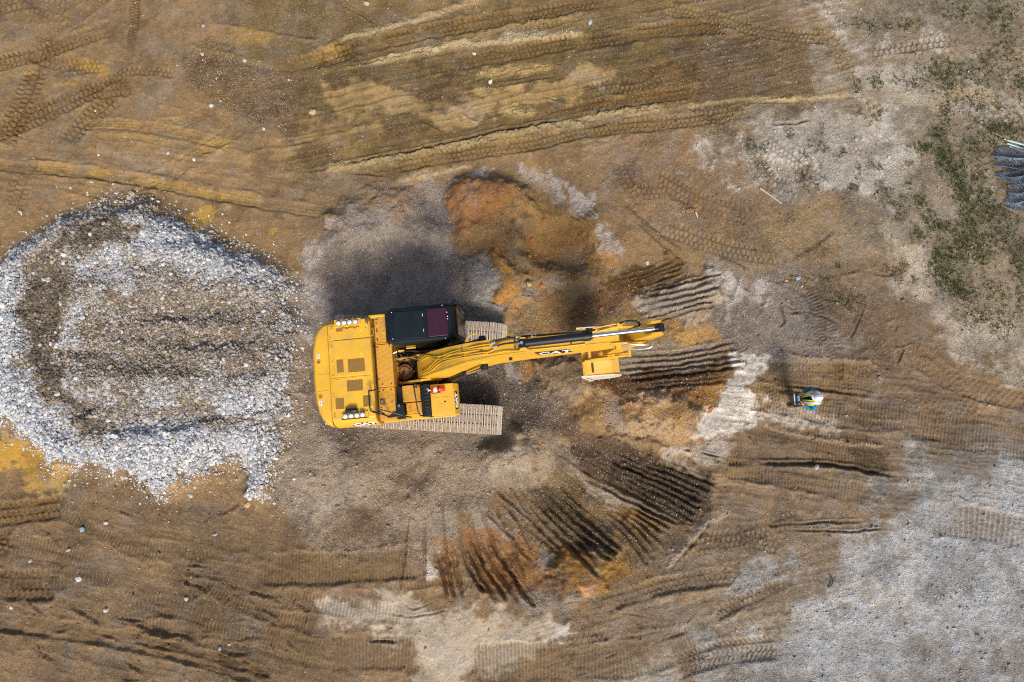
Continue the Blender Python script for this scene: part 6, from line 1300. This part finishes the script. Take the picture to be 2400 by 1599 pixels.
# the remote control box he holds
rc = empty('remote_control', (wx+.02, wy-.02, float(gz(wx, wy))), math.pi); tag(rc, 'black and pale blue control box held by the person in the hard hat', 'remote control')
PBL = simple('pale_blue_panel', (176, 196, 222), .45, vary=.05); MB().box(.235, .435, -.17, .17, 1.02, 1.095).build('case', BLK, rc, .012)
MB().box(.398, .43, -.15, .15, 1.094, 1.102).build('front_panel', PBL, rc, .002); MB().box(.285, .33, -.065, .07, 1.094, 1.102).build('rear_panel', PBL, rc, .002)
MB().box(.345, .388, -.09, .06, 1.094, 1.100).build('display', simple('dark_green_display', (14, 52, 52), .2), rc)
for y_ in (.125, .10, -.11, -.13): MB().cyl((.414, y_, 1.10), (.414, y_, 1.13), .010, .008, 10).build('switch', BLK, rc)
for y_ in (.04, .005, -.03): MB().cyl((.308, y_, 1.10), (.308, y_, 1.115), .010, n=10).build('button', BLK, rc)
for s_ in (1, -1): MB().cyl((.29, s_*.115, 1.09), (.29, s_*.115, 1.14), .014, .010, 12).cyl((.29, s_*.115, 1.14), (.29, s_*.115, 1.155), .018, n=12).build('joystick', BLK, rc)
m = MB(); m.tube([(.24, .17, 1.07), (.44, .185, 1.10), (.45, .17, 1.12), (.45, -.17, 1.12), (.44, -.185, 1.10), (.24, -.17, 1.07)], .010, 8); m.build('guard_rail', BLK, rc, smooth=True)

# ------------------------------------------------------------------ bundle of posts, netting and small litter at the right
GALV = simple('galvanised_post', (176, 196, 196), .45, .4, vary=.15, scale=5); WIRE = simple('galvanised_wire', (104, 120, 138), .5, .5, vary=.2)
POSTS = [((2346, 331), (2500, 372), .10, 'uppermost of the galvanised posts stacked above the wire netting'), ((2351, 335), (2505, 379), .14, 'second galvanised post from the top of the stack above the netting'), ((2354, 340), (2500, 386), .08, 'third galvanised post from the top of the stack above the netting'), ((2361, 346), (2502, 396), .05, 'lowest and shortest galvanised post of the stack above the netting')]
for a, b, z, lb in POSTS:
    x0, y0 = W(*a); x1, y1 = W(*b); g0 = float(gz(x0, y0)); o = empty('metal_post', (x0, y0, g0+z), math.atan2(y1-y0, x1-x0)); L = math.hypot(x1-x0, y1-y0); tag(o, lb, 'metal post')
    m = MB(); m.prism_x([(-.022, 0), (.022, 0), (.022, .006), (.004, .006), (.004, .034), (-.004, .034), (-.004, .006), (-.022, .006)], 0, L); m.build('shaft', GALV, o)
    for k in range(2, int(L/.3)): MB().box(.3*k, .3*k+.012, -.006, .006, .034, .042).build('stud', GALV, o)
def netting(name, label, outline, nu, nv, h, folds, seed):
    """crumpled sheet of wire netting: strands woven in diamonds over a folded surface"""
    r = random.Random(seed); c = [W(*p) for p in outline]; base_z = float(gz(*c[0])); V = []; 
    def pt(u, v):
        x = (c[0][0]*(1-u)+c[1][0]*u)*(1-v)+(c[3][0]*(1-u)+c[2][0]*u)*v; y = (c[0][1]*(1-u)+c[1][1]*u)*(1-v)+(c[3][1]*(1-u)+c[2][1]*u)*v
        w = math.sin(v*folds*math.pi*2+seed+1.5*math.sin(u*5+seed))*.5+.5; z = .03+h*(w*.8+.2)*(.35+.65*math.sin(min(1, u*2.2)*math.pi/2))
        return (x+.06*math.sin(v*11+seed+u*3)+.03*math.sin(v*31+seed), y+.04*math.sin(u*13+seed)+.06*math.sin(v*folds*6.3+u*4), base_z+z)
    m = MB()
    for s0 in (1, -1):
        for k in range(-nu, nu+nv):
            pts = []
            for j in range(nv*2+1):
                u = (k+s0*j*.5)/nu; v = j/(nv*2)
                if 0 <= u <= 1: x, y, z = pt(u, v); pts.append((x, y, z+(.004 if (j+k) % 2 else -.004)))
                elif len(pts) > 1: m.tube(pts, .0052, 3, False); pts = []
            if len(pts) > 1: m.tube(pts, .0052, 3, False)
    for v in (0, 1): m.tube([pt(i/30, v) for i in range(31)], .005, 4)
    o = m.build(name, WIRE, None); return tag(o, label, 'wire netting')
netting('wire_netting', 'upper crumpled roll of grey wire netting under the metal posts', [(2330, 352), (2520, 372), (2520, 420), (2328, 396)], 46, 20, .22, 2, 1)
netting('wire_netting', 'middle twisted fold of wire netting between the upper roll and the wide lower sheet', [(2334, 412), (2520, 392), (2520, 450), (2336, 424)], 46, 16, .25, 1.5, 2)
netting('wire_netting', 'lower spread-out sheet of wire netting with a straight bottom edge', [(2364, 436), (2520, 420), (2520, 500), (2352, 488)], 42, 22, .18, 2.5, 3)
WOOD = simple('weathered_lath', (178, 164, 138), .8, vary=.12, scale=20); TWIG = simple('dry_twig', (150, 124, 90), .85, vary=.2, scale=20)
def lath(p, q, w, t, label, mat=WOOD, name='wooden_lath', cat='lath'):
    x0, y0 = W(*p); x1, y1 = W(*q); z = max(float(gz(x0, y0)), float(gz(x1, y1)), float(gz((x0+x1)/2, (y0+y1)/2)))+.015; L = math.hypot(x1-x0, y1-y0)
    m = MB(); m.prism([(0, -w/2), (L*.3, -w/2), (L, -w*.35), (L+.015, 0), (L, w*.35), (L*.35, w/2), (.01, w/2*.9)], 0, t); o = m.build(name, mat, None, .003); o.location = (x0, y0, z); o.rotation_euler = (0, 0, math.atan2(y1-y0, x1-x0)); return tag(o, label, cat)
lath((1779, 443), (1830, 479), .042, .02, 'pale wooden lath lying on the dry mud below the weed patches')
lath((1630, 498), (1634, 511), .055, .03, 'short tan offcut of wood beside the orange clay spot')
def twig(pts, r, label, mat=TWIG, name='twig', cat='twig'):
    p3 = [(*W(*p), 0) for p in pts]; p3 = curve([(x, y, float(gz(x, y))+.02+h_) for (x, y, _), h_ in zip(p3, [0, .03, .04, .02, 0])], 5); n = len(p3); o = MB().tube(p3, [r*(1-.6*i/(n-1)) for i in range(n)], 6).build(name, mat, None, smooth=True); return tag(o, label, cat)
twig([(1611, 1462), (1622, 1453), (1636, 1442)], .014, 'dry twig lying beside the tyre prints at the bottom')
twig([(1695, 283), (1703, 270), (1714, 257)], .011, 'thin forked-looking dry stalk on brown mud below the haul road'); twig([(1088, 94), (1095, 99), (1102, 102)], .011, 'short pale straw on the ridge of the upper rut')
twig([(2322, 312), (2340, 322), (2362, 332), (2378, 338)], .014, 'brown stick lying against the upper metal posts'); twig([(2280, 405), (2300, 394), (2318, 386), (2332, 378)], .009, 'long pale stalk pointing at the netting from the left')
twig([(1938, 1376), (1948, 1366), (1947, 1352), (1942, 1346)], .016, 'dark curved root sticking out of the pale grit at the lower right', simple('dark_root', (52, 44, 34), .8), 'root', 'root')
twig([(2330, 378), (2300, 400), (2270, 430), (2256, 450), (2262, 470)], .005, 'long thin wire looping over the grass left of the netting', WIRE, 'loose_wire', 'wire'); twig([(2290, 465), (2320, 474), (2350, 472), (2380, 470)], .005, 'thin loose wire lying under the bottom edge of the netting', WIRE, 'loose_wire', 'wire')
twig([(2283, 145), (2300, 155), (2312, 168)], .006, 'pale bent straw on the green-brown weeds near the upper right', TWIG)
